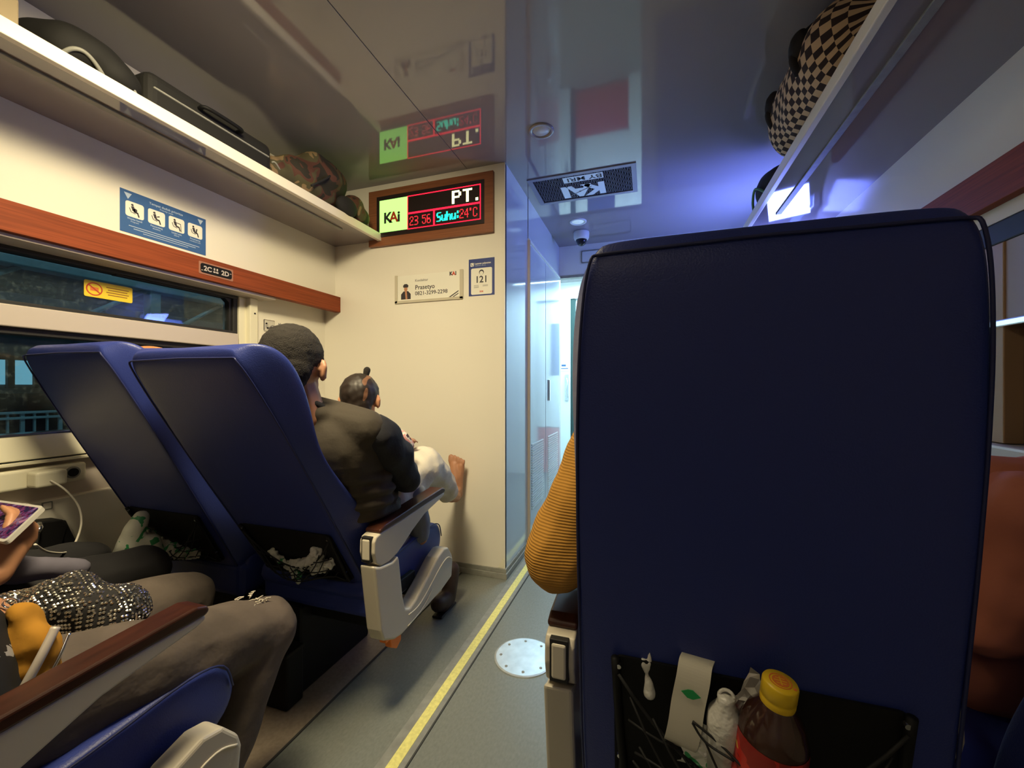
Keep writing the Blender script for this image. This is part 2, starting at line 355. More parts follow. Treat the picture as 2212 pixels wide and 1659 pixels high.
# rubber corners around the upper pane
prism('window_gasket', [(1.452, 1.445), (1.452, 1.282), (1.440, 1.282), (1.440, 1.42), (1.42, 1.437), (1.0, 1.437), (1.0, 1.445)], 0, -1.945, -1.915, K['rubber'], wn, r=.001)
ps = struct(box('trim_8', (-1.93, 1.476, .78), (-1.895, 1.515, 1.455), K['post'], r=.003)); lab(ps, 'cream upright beside the window')
box('post_cover', (-1.93, 1.512, .78), (-1.868, 1.556, 1.455), K['post'], ps, r=.004)
cyl('screw', (-1.867, 1.537, 1.38), 0, .004, .004, K['black'], ps, seg=10, b=0)
# front partition (a block that holds the toilet) and corridor
wf = struct(box('wall_front', (-1.99, PY, .0), (-.717, 2.463, CZ), K['wall'], r=0))
box('corner_strip', (-.735, PY-.001, .05), (-.7165, 2.06, CZ-.001), K['wall'], wf, r=.001)
prism('peeled_corner', [(-.755, .055), (-.72, .055), (-.72, .100), (-.730, .107), (-.735, .093), (-.747, .075)], 1, PY-.0025, PY-.001, K['post'], wf)
bb = struct(box('baseboard_front', (-1.90, PY-.014, 0), (-.703, PY+.4, .030), K['greytrim'], r=.002))
box('baseboard_cap', (-1.90, PY-.006, .030), (-.709, PY+.4, .052), K['greytrim'], bb, r=.002)
wc = struct(box('wall_corridor', (-1.2, 2.044, 0.05), (-.7165, 2.463, CZ), K['corr'], r=0)); wc.name = 'wall_corridor'
tr = struct(box('trim_9', (-.73, 2.463, 0), (-.700, 2.478, 1.935), K['alu'], r=.002)); lab(tr, 'metal door frame edge in the corridor')
box('frame_head', (-.73, 2.463, 1.93), (-.704, 3.42, 1.945), K['white'], tr, r=.002)
struct(box('wall_corridor', (-1.2, 2.478, 1.94), (-.716, EY, CZ), K['corr'], r=0))
struct(box('baseboard_left', (-.72, 2.44, 0), (-.700, EY, .06), K['greytrim'], r=.003))
for k, (a, b) in enumerate(((2.480, 2.925), (2.931, 3.415))):
    d = struct(box('door_%d' % (k+1), (-.745, a, .02), (-.714, b, 1.930), K['corr'], r=.003))
    boxes('louvre', [((-.715, a+.07, .22+.0165*i), (-.7095, b-.07, .229+.0165*i)) for i in range(26)], K['white'], d)
    if k: box('door_handle', (-.714, 3.015, .91), (-.703, 3.042, 1.07), K['chrome'], d, r=.004)
# end wall with a doorway
we = struct(box('wall_end', (-.717, EY, 1.95), (-.05, EY+.06, CZ), K['white'], r=0))
box('wall_panel', (-.05, EY, 0), (RW+.05, EY+.06, CZ), K['white'], we, r=0)
box('wall_panel', (-1.4, EY, 0), (-.717, EY+.06, CZ), K['white'], we, r=0)
box('door_lintel', (-.717, EY-.012, 1.93), (-.05, EY+.05, 1.952), K['greytrim'], we, r=.003)
sl = struct(box('wall_vestibule', (-1.4, 3.48, 0), (-1.36, 4.62, CZ), K['white'], r=0))
box('wall_panel', (.18, 3.48, 0), (.24, 4.62, CZ), K['white'], sl, r=0)
box('wall_panel', (-1.4, 4.60, 0), (-.835, 4.66, CZ), K['white'], sl, r=0)
box('wall_panel', (-.835, 4.60, 2.015), (.24, 4.66, CZ), K['white'], sl, r=0)
box('wall_panel', (-.20, 4.60, 0), (.24, 4.66, 2.015), K['white'], sl, r=0)
dg_ = struct(box('door_3', (-.835, 4.62, 0), (-.785, 4.68, 2.015), mat('dark_green_gasket', (.02, .06, .055), .6), r=.004))
dm = struct(box('door_4', (-.785, 4.66, .55), (-.20, 4.69, 2.015), K['white'], r=.003)); box('kick_panel', (-.785, 4.655, .02), (-.20, 4.69, .54), K['redink'], dm, r=.003)
box('door_window', (-.65, 4.655, 1.15), (-.35, 4.662, 1.75), K['navy'], dm, r=.002)
# hinge plate, notice and lock on the vestibule wall
fv = Fr((-.90, 4.60, 1.245), (1, 0, 0), (0, 0, 1))
nt_ = thing('door_notice', 'small white notice with blue mark on the bright vestibule wall', 'sign', (-.90, 4.598, 1.2))
fv.flat('plate', rrect(.11, .10, .004), K['paper'], nt_, 0, .002); fv.flats('mark', [rrect(.05, .02, 0, 4, -.01, .015), rrect(.08, .008, 0, 4, 0, -.02)], K['blue'], nt_, .002, .003)
lk = thing('door_lock', 'long metal latch with a lever on the bright vestibule wall', 'lock', (-.87, 4.59, .95))
box('back_plate', (-.895, 4.588, .86), (-.855, 4.60, 1.16), K['steel'], lk, r=.004); tube('lever', smoothpts([(-.875, 4.585, 1.12), (-.86, 4.56, 1.06), (-.87, 4.56, .98), (-.86, 4.575, .90)]), .008, K['chrome'], lk)
# right wall
wr_ = struct(box('wall_right', (RW, YB, 1.46), (RW+.08, EY, CZ), K['wall'], r=0))
box('wall_panel', (RW, YB, 0), (RW+.08, EY, .80), K['wall'], wr_, r=0)
box('wall_panel', (RW, 2.3, .80), (RW+.08, EY, 1.46), K['wall'], wr_, r=0)
box('wall_panel', (RW, YB, .80), (RW+.08, .2, 1.46), K['wall'], wr_, r=0)
lab(struct(box('trim_10', (RW-.03, YB, 1.50), (RW, 2.45, 1.612), K['wood'], r=.002)), 'red-brown wood strip above the right window')
w2 = struct(box('window_2', (RW, .2, 1.40), (RW+.06, 2.3, 1.46), K['rubber'], r=.004))
box('window_blind', (RW+.005, .2, 1.19), (RW+.02, 2.3, 1.46), mat('grey_blind', (.42, .38, .44), .7), w2, r=.002)
box('blind_rail', (RW-.006, .2, 1.172), (RW+.022, 2.3, 1.192), K['chrome'], w2, r=.004)
box('window_pane', (RW+.04, .2, .86), (RW+.046, 2.3, 1.42), K['glass'], w2, r=0)
box('window_side', (RW, 1.45, .86), (RW+.05, 1.62, 1.40), mat('tan_panel', (.40, .25, .12), .5), w2, r=.003)
box('window_sill', (RW-.03, .2, .80), (RW+.06, 2.3, .858), K['alu'], w2, r=.008)
struct(box('wall_back', (-2.0, YB-.05, 0), (RW+.08, YB, CZ), K['wall'], r=0))
struct(box('baseboard_right', (RW-.012, YB, 0), (RW, EY, .06), K['greytrim'], r=.002))

# ------------------------------------------------------------------ luggage racks
def rack(x0, x1, y0, y1, label):
    lo, hi = min(x0, x1), max(x0, x1); s = 1 if x1 > x0 else -1
    t = thing('luggage_rack', label, 'shelf', ((lo+hi)/2, (y0+y1)/2, 1.86), 'luggage racks')
    del t['group']
    l2, h2 = (lo+.018, hi) if s < 0 else (lo, hi-.018)
    if s > 0: l2, h2 = lo, hi-.018
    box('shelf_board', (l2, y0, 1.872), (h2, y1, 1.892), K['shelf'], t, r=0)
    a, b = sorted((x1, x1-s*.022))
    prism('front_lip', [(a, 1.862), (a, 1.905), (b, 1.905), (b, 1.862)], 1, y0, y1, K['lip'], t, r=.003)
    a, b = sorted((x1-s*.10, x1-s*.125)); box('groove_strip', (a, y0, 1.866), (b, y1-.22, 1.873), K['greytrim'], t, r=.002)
    return t
rack(LU, -1.473, YB, PY-.002, 'long white luggage rack on the left wall, over the window')
rack(RW, .50, YB, 2.56, 'long white luggage rack on the right wall, above the nearest seat')

# ------------------------------------------------------------------ seats
def back_stations():
    # s, back half width, front half width, thickness
    return [(0, .200, .225, .080), (.03, .204, .230, .092), (.12, .206, .235, .100), (.22, .206, .237, .098), (.32, .206, .237, .082), (.42, .206, .235, .062), (.50, .205, .234, .052), (.56, .204, .236, .056), (.62, .202, .240, .072),
         (.68, .199, .241, .088), (.74, .194, .238, .096), (.785, .188, .230, .092), (.815, .180, .216, .078), (.832, .170, .198, .058), (.840, .155, .172, .036)]
def backrest(P, c, Yb, ang, sgn, ex=0):
    A = Vector((0, -math.sin(ang), math.cos(ang))); N = Vector((0, math.cos(ang), math.sin(ang))); B = Vector((c, Yb, .37))
    f = lambda x, n, s: B+Vector((x, 0, 0))+N*n+A*s
    half = [(.965, -1, .0), (1, 0, .06), (1, .35, .34), (1, .85, .68), (1, 1.0, .86), (1, .86, .97), (1, .3, 1.0), (.80, -1, .86), (.52, -1, .64), (.26, -1, .55)]
    st = [(a, b+ex, cc-(.004 if ex else 0), d) for a, b, cc, d in back_stations()]
    prof = half+[(0, -1, .52)]+[(-a, m_, d) for a, m_, d in half[::-1]]+[(-.5, -1, 0), (0, -1, 0), (.5, -1, 0)]
    vs = []; fs = []; n = len(prof)
    for s, wb, wf, t in st:
        roll = max(0, (s-.80)/.04)**2*.020
        for a, m_, d in prof:
            x = a*wb if m_ < 0 else math.copysign(wb+(wf-wb)*m_, a)
            vs.append(f(x, roll+d*(t-roll) if s > .8 else d*t, s))
    for i in range(len(st)-1):
        for k in range(n): fs.append((i*n+k, i*n+(k+1) % n, (i+1)*n+(k+1) % n, (i+1)*n+k))
    fs.append(tuple(range(n))); fs.append(tuple(range((len(st)-1)*n, len(st)*n)))
    o = pyd('backrest', vs, fs, K['lea'], P, True); md = o.modifiers.new('s', 'SUBSURF'); md.levels = 1; md.render_levels = 2
    # piping seams
    L = [f(-wd*.992, .0025, s) for s, wd, wf, t in st[:-2]]; R = [f(wd*.992, .0025, s) for s, wd, wf, t in st[:-2]]
    top = [f(x*(.172+ex), .005, .824-.003*abs(x)) for x in (-.9, -.6, -.3, 0, .3, .6, .9)]
    tube('piping', smoothpts(L[::1]+[f(-.172-ex, .006, .820)]+top+[f(.172+ex, .006, .820)]+R[::-1], 3), .0022, K['pip'], o, seg=6)
    # dark plate with frame and net of the pocket
    fr = Fr(f(0, -.001, .0), (1, 0, 0), A)     # r x u = -N  (faces the rider behind)
    fr.flat('pocket_plate', rrect(.345, .20, .012, 4, 0, .155), K['black'], o, 0, .004)
    bm = bmesh.new()
    pts = [fr.p(-.170, .255, .008), fr.p(-.160, .09, .010), fr.p(-.14, .062, .012), fr.p(.14, .062, .012), fr.p(.160, .09, .010), fr.p(.170, .255, .008)]
    addtube(bm, smoothpts(pts, 4), .006, 8); bmobj('pocket_frame', bm, K['black'], o, True)
    bm = bmesh.new(); N1 = 7
    def sag(u):   # upper rim of the net, sagging
        return .235-.115*(1-(2*u-1)**2)
    for a in range(-4, 9):
        for dr in (1, -1):
            pp = []
            for k in range(9):
                v = k/8; u = (a+.0)/6+dr*v*.55
                if not 0 <= u <= 1: continue
                y = .068+(sag(u)-.068)*v; pp.append(fr.p(-.155+.31*u, y, .016+.036*math.sin(PI*min(1, v*1.0))*(1-(2*u-1)**2)+.022*v*(1-(2*u-1)**2)))
            if len(pp) > 2: addtube(bm, pp, .0017, 5)
    addtube(bm, [fr.p(-.165+.33*k/16, sag(k/16), .014+.020*(1-(k/8-1)**2)) for k in range(17)], .0024, 6)
    bmobj('pocket_net', bm, K['cord'], o, True)
    for q in (-.165, .165):
        for h in (.245, .10): cyl('screw', fr.p(q, h, .010), tuple(fr.n), .0035, .006, K['chrome'], o, seg=10, b=0)
    return o, f, fr
def armrest(P, x0, x1, yr, wood=True):
    a, b = sorted((x0, x1)); dz = .004
    body = [(.004, .568), (.002, .535), (.012, .503), (.035, .487), (.075, .485), (.115, .493), (.150, .508), (.20, .535), (.28, .568), (.36, .584), (.41, .594), (.425, .600), (.425, .609), (.30, .602), (.15, .590), (.03, .584), (.012, .580)]
    o = prism('armrest', [(yr+y, z) for y, z in body], 0, a, b, K['beige'], P, r=.007, seg=3)
    pad = [(.028, .584), (.15, .589), (.30, .601), (.425, .608), (.432, .614), (.428, .624), (.41, .630), (.30, .622), (.15, .610), (.05, .602), (.030, .595)]
    prism('wood_pad', [(yr+y, z) for y, z in pad], 0, a-.001, b+.001, K['armw'], o, r=.006, seg=3)
    box('button', (a+.013, yr-.004, .515), (b-.013, yr+.02, .575), K['beige2'], o, r=.004)
    boxes('button_gap', [((a+.010, yr-.0012, .509), (b-.010, yr+.012, .581))], K['rubber'], o, r=.001)
    return o
def seat_pair(label, xo, d, yr, rec, yb, ex=0, q2=.808, ca=.07, mid=True):
    X = lambda q: xo+d*q
    P = thing('double_seat', label, 'seat', (X(.53), yr+.25, 0), None)
    out = []
    for (q, ang, y) in ((.295, rec[0], yb[0]), (q2, rec[1], yb[1])):
        out.append(backrest(P, X(q), y, ang, d, ex))
        # cushion
        c = X(q); bm = bmesh.new()
        pr = [(.06, .44), (.30, .455), (.45, .475), (.51, .462), (.535, .42), (.535, .37), (.50, .325), (.40, .31), (.06, .30)]
        vs = []; fs = []; n = len(pr); xs = [-.228, -.222, -.15, 0, .15, .222, .228]
        for x in xs:
            e = .88 if abs(x) > .225 else 1
            for yy, z in pr: vs.append((c+x, yr+.28+(yy-.28)*(.97 if e < 1 else 1), .385+(z-.385)*e-(.006 if abs(x) < .1 and z > .4 else 0)))
        for i in range(len(xs)-1):
            for k in range(n): fs.append((i*n+k, i*n+(k+1) % n, (i+1)*n+(k+1) % n, (i+1)*n+k))
        fs += [tuple(range(n)), tuple(range((len(xs)-1)*n, len(xs)*n))]
        o = pyd('seat_cushion', vs, fs, K['lea'], P, True); md = o.modifiers.new('s', 'SUBSURF'); md.levels = 1; md.render_levels = 2
        tube('piping', smoothpts([(c-d*.228, yr+.10, .438), (c-d*.228, yr+.30, .452), (c-d*.228, yr+.44, .468), (c-d*.228, yr+.505, .452), (c-d*.228, yr+.525, .40)], 4), .0022, K['pip'], o, seg=6)
        box('seat_skirt', (c-.225, y-.015 if ang > .3 else y+.01, .285), (c+.225, yr+.30, .40), K['lea'], P, r=.02, seg=3)
    armrest(P, X(0), X(.052), yr)
    if mid: armrest(P, X(.540), X(.572), yr+ca)
    sp = [(.0, .500), (.03, .488), (.09, .478), (.118, .486), (.124, .474), (.145, .345), (.160, .300), (.185, .288), (.22, .298), (.30, .338), (.37, .380), (.42, .396), (.455, .388), (.485, .350), (.492, .325), (.485, .262), (.40, .245), (.14, .228), (.10, .235), (.045, .262), (.03, .30), (.012, .42)]
    s = prism('side_panel', [(yr+y, z) for y, z in sp], 0, *sorted((X(-.002), X(.050))), K['beige'], P, r=.007, seg=3)
    tube('moulding_line', smoothpts([(X(-.003), yr+.175, .272), (X(-.003), yr+.25, .275), (X(-.003), yr+.38, .335), (X(-.003), yr+.44, .352), (X(-.003), yr+.480, .335)], 5), .0022, K['beige2'], s, seg=6)
    tube('moulding_line', smoothpts([(X(-.003), yr+.17, .238), (X(-.003), yr+.24, .246), (X(-.003), yr+.29, .262), (X(-.003), yr+.325, .285)], 5), .0018, K['beige2'], s, seg=6)
    box('recline_lever', (X(.05) if d > 0 else X(.075), yr+.20, .315), (X(.075) if d > 0 else X(.05), yr+.30, .358), K['black'], P, r=.004)
    prism('outer_panel', [(yr+y, z) for y, z in sp], 0, *sorted((X(1.033), X(1.050))), K['beige'], P, r=.004)
    a, b = sorted((X(.34), X(.86))); box('pedestal', (a, yr+.07, .0), (b, yr+.42, .29), K['black'], P, r=.01)
    a, b = sorted((X(.03), X(1.03))); boxes('under_frame', [((a, yr+.12, .24), (b, yr+.17, .29)), ((a, yr+.36, .24), (b, yr+.41, .29))], K['black'], P, r=.005)
    prism('foot_tag', [(yr+.12, .235), (yr+.205, .235), (yr+.205, .165), (yr+.18, .15), (yr+.15, .17), (yr+.145, .20), (yr+.12, .20)], 0, *sorted((X(.045), X(.07))), K['orange'], P, r=.003)
    boxes('tag_bracket', [((min(X(.05), X(.075)), yr+.13, .23), (max(X(.05), X(.075)), yr+.2, .26))], K['black'], P)
    return P, out
D = math.radians
PA, LA = seat_pair('blue leather double seat reclined in front of the cream partition wall', -.74, -1, .98, (D(31.2), D(27)), (1.08, 1.05))
PB, LB = seat_pair('blue leather double seat at the left edge, under the ripped-jeans passenger', -.74, -1, .09, (D(20), D(18)), (.14, .14), mid=False)
PC, LC = seat_pair('large blue leather double seat standing upright on the right of the aisle', -.17, 1, .685, (D(7.5), D(18)), (.648, .650), .018, .825, .02)

# ------------------------------------------------------------------ LED display
FP = Fr((0, PY, 0), (1, 0, 0), (0, 0, 1))   # partition face
led = thing('led_display', 'lit red and green information display above the cream partition wall', 'display', (-1.17, PY, 1.83))
prism('display_frame', [(-1.560, 1.834), (-.776, 1.834), (-.776, 2.158), (-1.560, 2.158)], 1, PY-.022, PY, K['frame'], led, r=.002)
box('display_panel', (-1.502, PY-.026, 1.882), (-.826, PY-.020, 2.118), K['led_off'], led, r=.002)
FL = Fr((-1.480, PY-.026, 1.905), (1, 0, 0), (0, 0, 1)); PT_ = .0050
def dots(name, cells, m, parent, sz=.84):
    FL.flats(name, [rrect(PT_*sz, PT_*sz, 0, 4, (c+.5)*PT_, (r+.5)*PT_) for c, r in cells], m, parent, 0, .001)
GW = 37; NC = 127; NR = 38
FL.flat('green_panel', rrect(GW*PT_, (NR-1)*PT_, 0, 4, GW*PT_/2, NR*PT_/2), K['lg'], led, 0, .0008)
FL.text('letters', 'K', .084, .055, .080, K['ink'], led, .0012, 'CENTER', .035, 1.0)
FL.text('letters', 'A', .084, .095, .080, K['redink'], led, .0012, 'CENTER', .03, 1.0)
FL.text('letters', 'i', .084, .129, .080, K['ink'], led, .0012, 'CENTER', .035, 1.1)
ln = [(c, NR-1) for c in range(GW, NC)]+[(c, 0) for c in range(GW, NC)]+[(c, 18) for c in range(GW, NC)]+[(c, 17) for c in range(GW, NC)]
ln += [(NC-1, r) for r in range(NR)]+[(GW, r) for r in range(NR)]+[(GW+33, r) for r in range(18)]+[(GW+34, r) for r in range(18)]
dots('border_dots', ln, K['lr'], led, .95)
FONT = {'2': '01110 10001 00001 00110 01000 10000 11111', '3': '11110 00001 00001 01110 00001 00001 11110', '5': '11111 10000 11110 00001 00001 10001 01110',
 '6': '01110 10000 10000 11110 10001 10001 01110', '4': '00010 00110 01010 10010 11111 00010 00010', 'C': '01110 10001 10000 10000 10000 10001 01110',
 'o': '11 11 00 00 00 00 00', 'S': '01111 10000 10000 01110 00001 00001 11110', 'u': '00000 00000 10001 10001 10001 10011 01101',
 'h': '10000 10000 10110 11001 10001 10001 10001', ':': '00 11 11 00 11 11 00', 'P': '11110 10001 10001 11110 10000 10000 10000', 'T': '11111 00100 00100 00100 00100 00100 00100', '.': '0 0 0 0 0 0 1'}
def word(s, c0, r0, hs=1, vs=1, gap=1, bold=False):
    out = set(); c = c0
    for ch in s:
        rows = FONT[ch].split(); n = len(rows[0])
        for i, row in enumerate(rows):
            for j, b in enumerate(row):
                if b == '1':
                    for a in range(hs+(1 if bold else 0)):
                        for e in range(vs): out.add((c+j*hs+a, r0+(6-i)*vs+e))
        c += n*hs+gap+(1 if bold else 0)
    return sorted(out)
def tall(cells, r0, k=1.45):
    out = set()
    for c, r in cells:
        a = r0+(r-r0)*k; b = r0+(r-r0+1)*k
        for q_ in range(int(round(a)), max(int(round(b)), int(round(a))+1)): out.add((c, q_))
    return sorted(out)
dots('clock_digits', tall(word('23', GW+3, 4)+word('56', GW+19, 4), 4), K['lrd'], led)
dots('temperature_word', tall(word('Suhu', GW+37, 4, gap=0, bold=True)+word(':', GW+62, 4), 4), K['lc'], led)
dots('temperature_digits', tall(word('24', GW+65, 4)+word('o', GW+77, 4)+word('C', GW+81, 4), 4), K['lrd'], led)
dots('scrolling_letters', word('PT', GW+56, 21, 2, 2, gap=2, bold=True)+[(c, r) for c in (GW+84, GW+85, GW+86) for r in (21, 22, 23)], K['ly'], led, .98)

# ------------------------------------------------------------------ notices on the partition
def fig_officer(F, x, y, s, par):
    F.flat('figure_coat', [(x-.030*s, y-.040*s), (x+.030*s, y-.040*s), (x+.030*s, y-.012*s), (x+.014*s, y+.004*s), (x-.014*s, y+.004*s), (x-.030*s, y-.012*s)], K['ink'], par, .0022, .0030)
    F.flat('figure_shirt', [(x-.001*s, y-.040*s), (x+.010*s, y-.040*s), (x+.006*s, y+.003*s), (x-.005*s, y+.003*s)], K['skin2'], par, .0030, .0034)
    F.flat('figure_face', circ(.0105*s, x, y+.016*s, 16, .015*s), K['skin2'], par, .0030, .0036)
    F.flat('figure_cap', [(x-.014*s, y+.024*s), (x+.014*s, y+.024*s), (x+.017*s, y+.034*s), (x+.008*s, y+.043*s), (x-.008*s, y+.043*s), (x-.017*s, y+.034*s)], K['ink'], par, .0034, .0042)
card = thing('conductor_card', 'clear holder with a cream conductor contact card on the partition', 'sign', (-1.175, PY-.002, 1.50))
F = Fr((-1.175, PY, 1.578), (1, 0, 0), (0, 0, 1))
F.flat('card', rrect(.410, .148, .002), K['paper'], card, .0005, .0020)
F.flats('holder', [rrect(.016, .160, .003, 3, -.208, -.002), rrect(.020, .160, .003, 3, .207, -.002), rrect(.432, .014, .003, 3, 0, -.077)], mat('clear_holder', (.55, .50, .38), .2), card, 0, .0075)
fig_officer(F, -.145, -.020, 1.05, card)
F.text('card_text', 'Kondektur', .019, -.085, .040, K['ink2'], card, .0022, bold=.02)
F.text('card_name', 'Prasetyo', .036, -.085, .000, K['ink'], card, .0022, bold=.012)
F.text('card_number', '0821-3299-2298', .031, -.085, -.034, K['ink'], card, .0022, bold=.010)
F.text('card_logo', 'K', .028, .133, .060, K['ink'], card, .0022, bold=.05); F.text('card_logo', 'A', .028, .149, .060, K['redink'], card, .0022, bold=.05); F.text('card_logo', 'I', .028, .168, .060, K['ink'], card, .0022, bold=.05)
F.flats('card_stripe', [[(.128, -.068), (.140, -.068), (.188, -.040), (.188, -.034)], [(.150, -.068), (.160, -.068), (.188, -.053), (.188, -.048)]], K['ink'], card, .0020, .0026)
st = thing('service_sticker', 'small navy and white sticker reading 121 on the partition', 'sign', (-.851, PY-.001, 1.506))
F = Fr((-.851, PY, 1.605), (1, 0, 0), (0, 0, 1))
F.flat('sticker_base', rrect(.150, .200, .001), K['navy'], st, .0003, .0012)
F.flat('white_field', rrect(.122, .142, .008, 5, 0, -.022), K['paper'], st, .0012, .0018)
F.flat('phone_box', rrect(.019, .019, .002, 3, -.055, .070), K['paper'], st, .0012, .0018)
F.flats('phone_mark', [seg2((-.060, .075), (-.058, .067), .003), seg2((-.058, .067), (-.050, .064), .003)], K['navy'], st, .0018, .0022)
F.text('sticker_title', 'Layanan pelanggan', .0135, -.040, .074, K['paper'], st, .0014, bold=.02, sx=.95); F.text('sticker_title', 'Customer service', .009, -.040, .063, K['lblue'], st, .0014)
F.flat('face_mark', circ(.014, 0, .026, 20), K['ink'], st, .0018, .0022); F.flat('face_front', circ(.0105, 0, .022, 20, .010), K['paper'], st, .0022, .0025)
F.text('sticker_number', '121', .050, 0, -.014, K['ink'], st, .0022, 'CENTER', .018)
F.flats('small_print', [rrect(.028, .0022, 0, 4, -.030, -.044-.006*i) for i in range(3)]+[rrect(.030, .0022, 0, 4, .022, -.044-.006*i) for i in range(2)], K['ink2'], st, .0018, .0022)
F.text('sticker_logo', 'KAI', .013, 0, -.078, K['redink'], st, .0022, 'CENTER', .04)

# priority seat sticker on the left wall
F = Fr((LU, 1.112, 1.659), (0, 1, 0), (0, 0, 1))
ps_ = thing('priority_sticker', 'long blue priority seat sticker with four white pictograms under the rack', 'sign', (LU+.001, 1.112, 1.58))
F.flat('sticker_base', rrect(.304, .156, .001), K['blue'], ps_, .0003, .0012)
F.flats('arrow_mark', [[(-.140, .068), (-.116, .068), (-.128, .046)], [(.118, .068), (.140, .068), (.129, .047)]], K['lblue'], ps_, .0012, .0018)
F.text('sticker_title', 'Tempat duduk prioritas', .0125, 0, .060, K['lblue'], ps_, .0014, 'CENTER', .01); F.text('sticker_title', 'Priority seats', .009, 0, .049, K['lblue'], ps_, .0014, 'CENTER')
caps = (('Wanita hamil', 'Pregnant'), ('Penyandang', 'disabilitas'), ('Lanjut usia', 'Elderly'), ('Penumpang', 'membawa anak'))
for i in range(4):
    x = -.1065+.0715*i; pic = F.flat('pictogram', rrect(.058, .056, .008, 4, x, .012), K['paper'], ps_, .0012, .0018)
    G = [circ(.0040, x-.008, .029, 12), seg2((x-.008, .024), (x-.003, .008), .009), seg2((x-.004, .006), (x+.009, .004), .006), seg2((x+.008, .006), (x+.013, -.010), .0045),
         seg2((x-.017, .016), (x-.012, .002), .0022), seg2((x-.012, .002), (x+.002, -.001), .0022)]
    if i == 0: G.append(circ(.0065, x+.001, .012, 12))
    if i == 1: G.append(seg2((x+.001, .016), (x+.010, .020), .004))
    if i == 2: G += [seg2((x-.004, .020), (x+.013, .019), .003), seg2((x+.014, .020), (x+.017, -.012), .002)]
    if i == 3: G += [circ(.003, x+.006, .020, 10), seg2((x+.005, .017), (x+.004, .008), .005)]
    F.flats('pictogram_figure', G, K['ink'], ps_, .0018, .0022)
    F.text('caption', caps[i][0], .0088, x, -.024, K['lblue'], ps_, .0014, 'CENTER', .01); F.text('caption', caps[i][1], .0072, x, -.033, K['lblue'], ps_, .0014, 'CENTER')
F.flats('small_print', [rrect(.25, .0024, 0, 4, 0, -.050), rrect(.22, .0024, 0, 4, 0, -.058), rrect(.16, .0020, 0, 4, 0, -.066)], K['lblue'], ps_, .0012, .0016)
# seat number plate
F = Fr((-1.78, 1.282, 1.514), (0, 1, 0), (0, 0, 1))
sn = thing('seat_number_plate', 'small black plate reading 2C 2D on the wood strip', 'sign', (-1.779, 1.282, 1.49))
F.flat('plate', rrect(.148, .052, .004), mat('plate_edge', (.35, .16, .09), .4), sn, 0, .0018); F.flat('plate_face', rrect(.136, .040, .010, 5), K['black'], sn, .0018, .0024)
F.text('plate_text', '2C', .028, -.055, -.001, K['alu'], sn, .0026, bold=.03); F.text('plate_text', '2D', .028, .020, -.001, K['alu'], sn, .0026, bold=.03)
F.flats('seat_mark', [rrect(.006, .010, .001, 2, -.010+.012*i+j*.0, .006) for i in range(2) for j in range(1)]+[rrect(.010, .006, .001, 2, -.010+.012*i, -.006) for i in range(2)]+[rrect(.006, .003, 0, 2, .062, .004), rrect(.005, .003, 0, 2, -.062, -.010)], K['alu'], sn, .0024, .0030)
# yellow sticker on the glass
F = Fr((-1.929, .985, 1.371), (0, 1, 0), (0, 0, 1))
ys = thing('warning_sticker', 'yellow warning sticker with a red crossed circle on the upper pane', 'sign', (-1.929, .985, 1.34))
F.flat('sticker_base', rrect(.146, .060, .006), K['yel'], ys, .0002, .0012)
F.flat('ring', circ(.024, -.044, 0, 28), K['redink'], ys, .0012, .0016); F.flat('ring_field', circ(.020, -.044, 0, 28), K['yel'], ys, .0016, .0020)
F.flats('ring_mark', [rrect(.024, .014, .002, 3, -.044, 0)], K['orink'], ys, .0020, .0023); F.flats('slash', [seg2((-.061, .014), (-.027, -.014), .004)], K['redink'], ys, .0023, .0027)
F.flats('small_print', [rrect(.07-.01*(i % 2), .0034, 0, 4, .026, .014-.009*i) for i in range(4)], K['yink'], ys, .0012, .0016)
# coat hook
hk = thing('coat_hook', 'small chrome coat hook plate on the wall behind the man', 'hook', (-1.895, 1.643, 1.305))
box('hook_plate', (-1.90, 1.610, 1.306), (-1.893, 1.678, 1.366), K['chrome'], hk, r=.004); tube('hook', smoothpts([(-1.893, 1.66, 1.335), (-1.865, 1.665, 1.325), (-1.85, 1.665, 1.335), (-1.848, 1.665, 1.35)]), .006, K['chrome'], hk)
cyl('screw', (-1.892, 1.625, 1.345), 0, .004, .003, K['black'], hk, seg=10, b=0); cyl('screw', (-1.892, 1.632, 1.322), 0, .004, .003, K['black'], hk, seg=10, b=0)
# power socket, charger and cable
so = thing('power_socket', 'cream power socket box on the wall below the window sill', 'socket', (-1.87, .72, .69))
box('socket_box', (-1.90, .45, .690), (-1.855, .885, .752), K['post'], so, r=.008, seg=3); cyl('socket_hole', (-1.854, .848, .722), 0, .020, .006, K['greytrim'], so, seg=24)
cyl('socket_hole', (-1.851, .848, .722), 0, .014, .004, K['black'], so, seg=20, b=0)
ch = thing('phone_charger', 'cream charger plugged into the socket with a thin white cable', 'charger', (-1.84, .775, .69))
box('charger_body', (-1.855, .738, .695), (-1.800, .812, .745), K['post'], ch, r=.008, seg=3)
tube('charger_cable', smoothpts([(-1.80, .770, .715), (-1.775, .795, .68), (-1.765, .822, .62), (-1.72, .806, .565), (-1.62, .735, .53), (-1.50, .640, .575), (-1.37, .56, .640)], 8), .0028, K['cable'], ch)
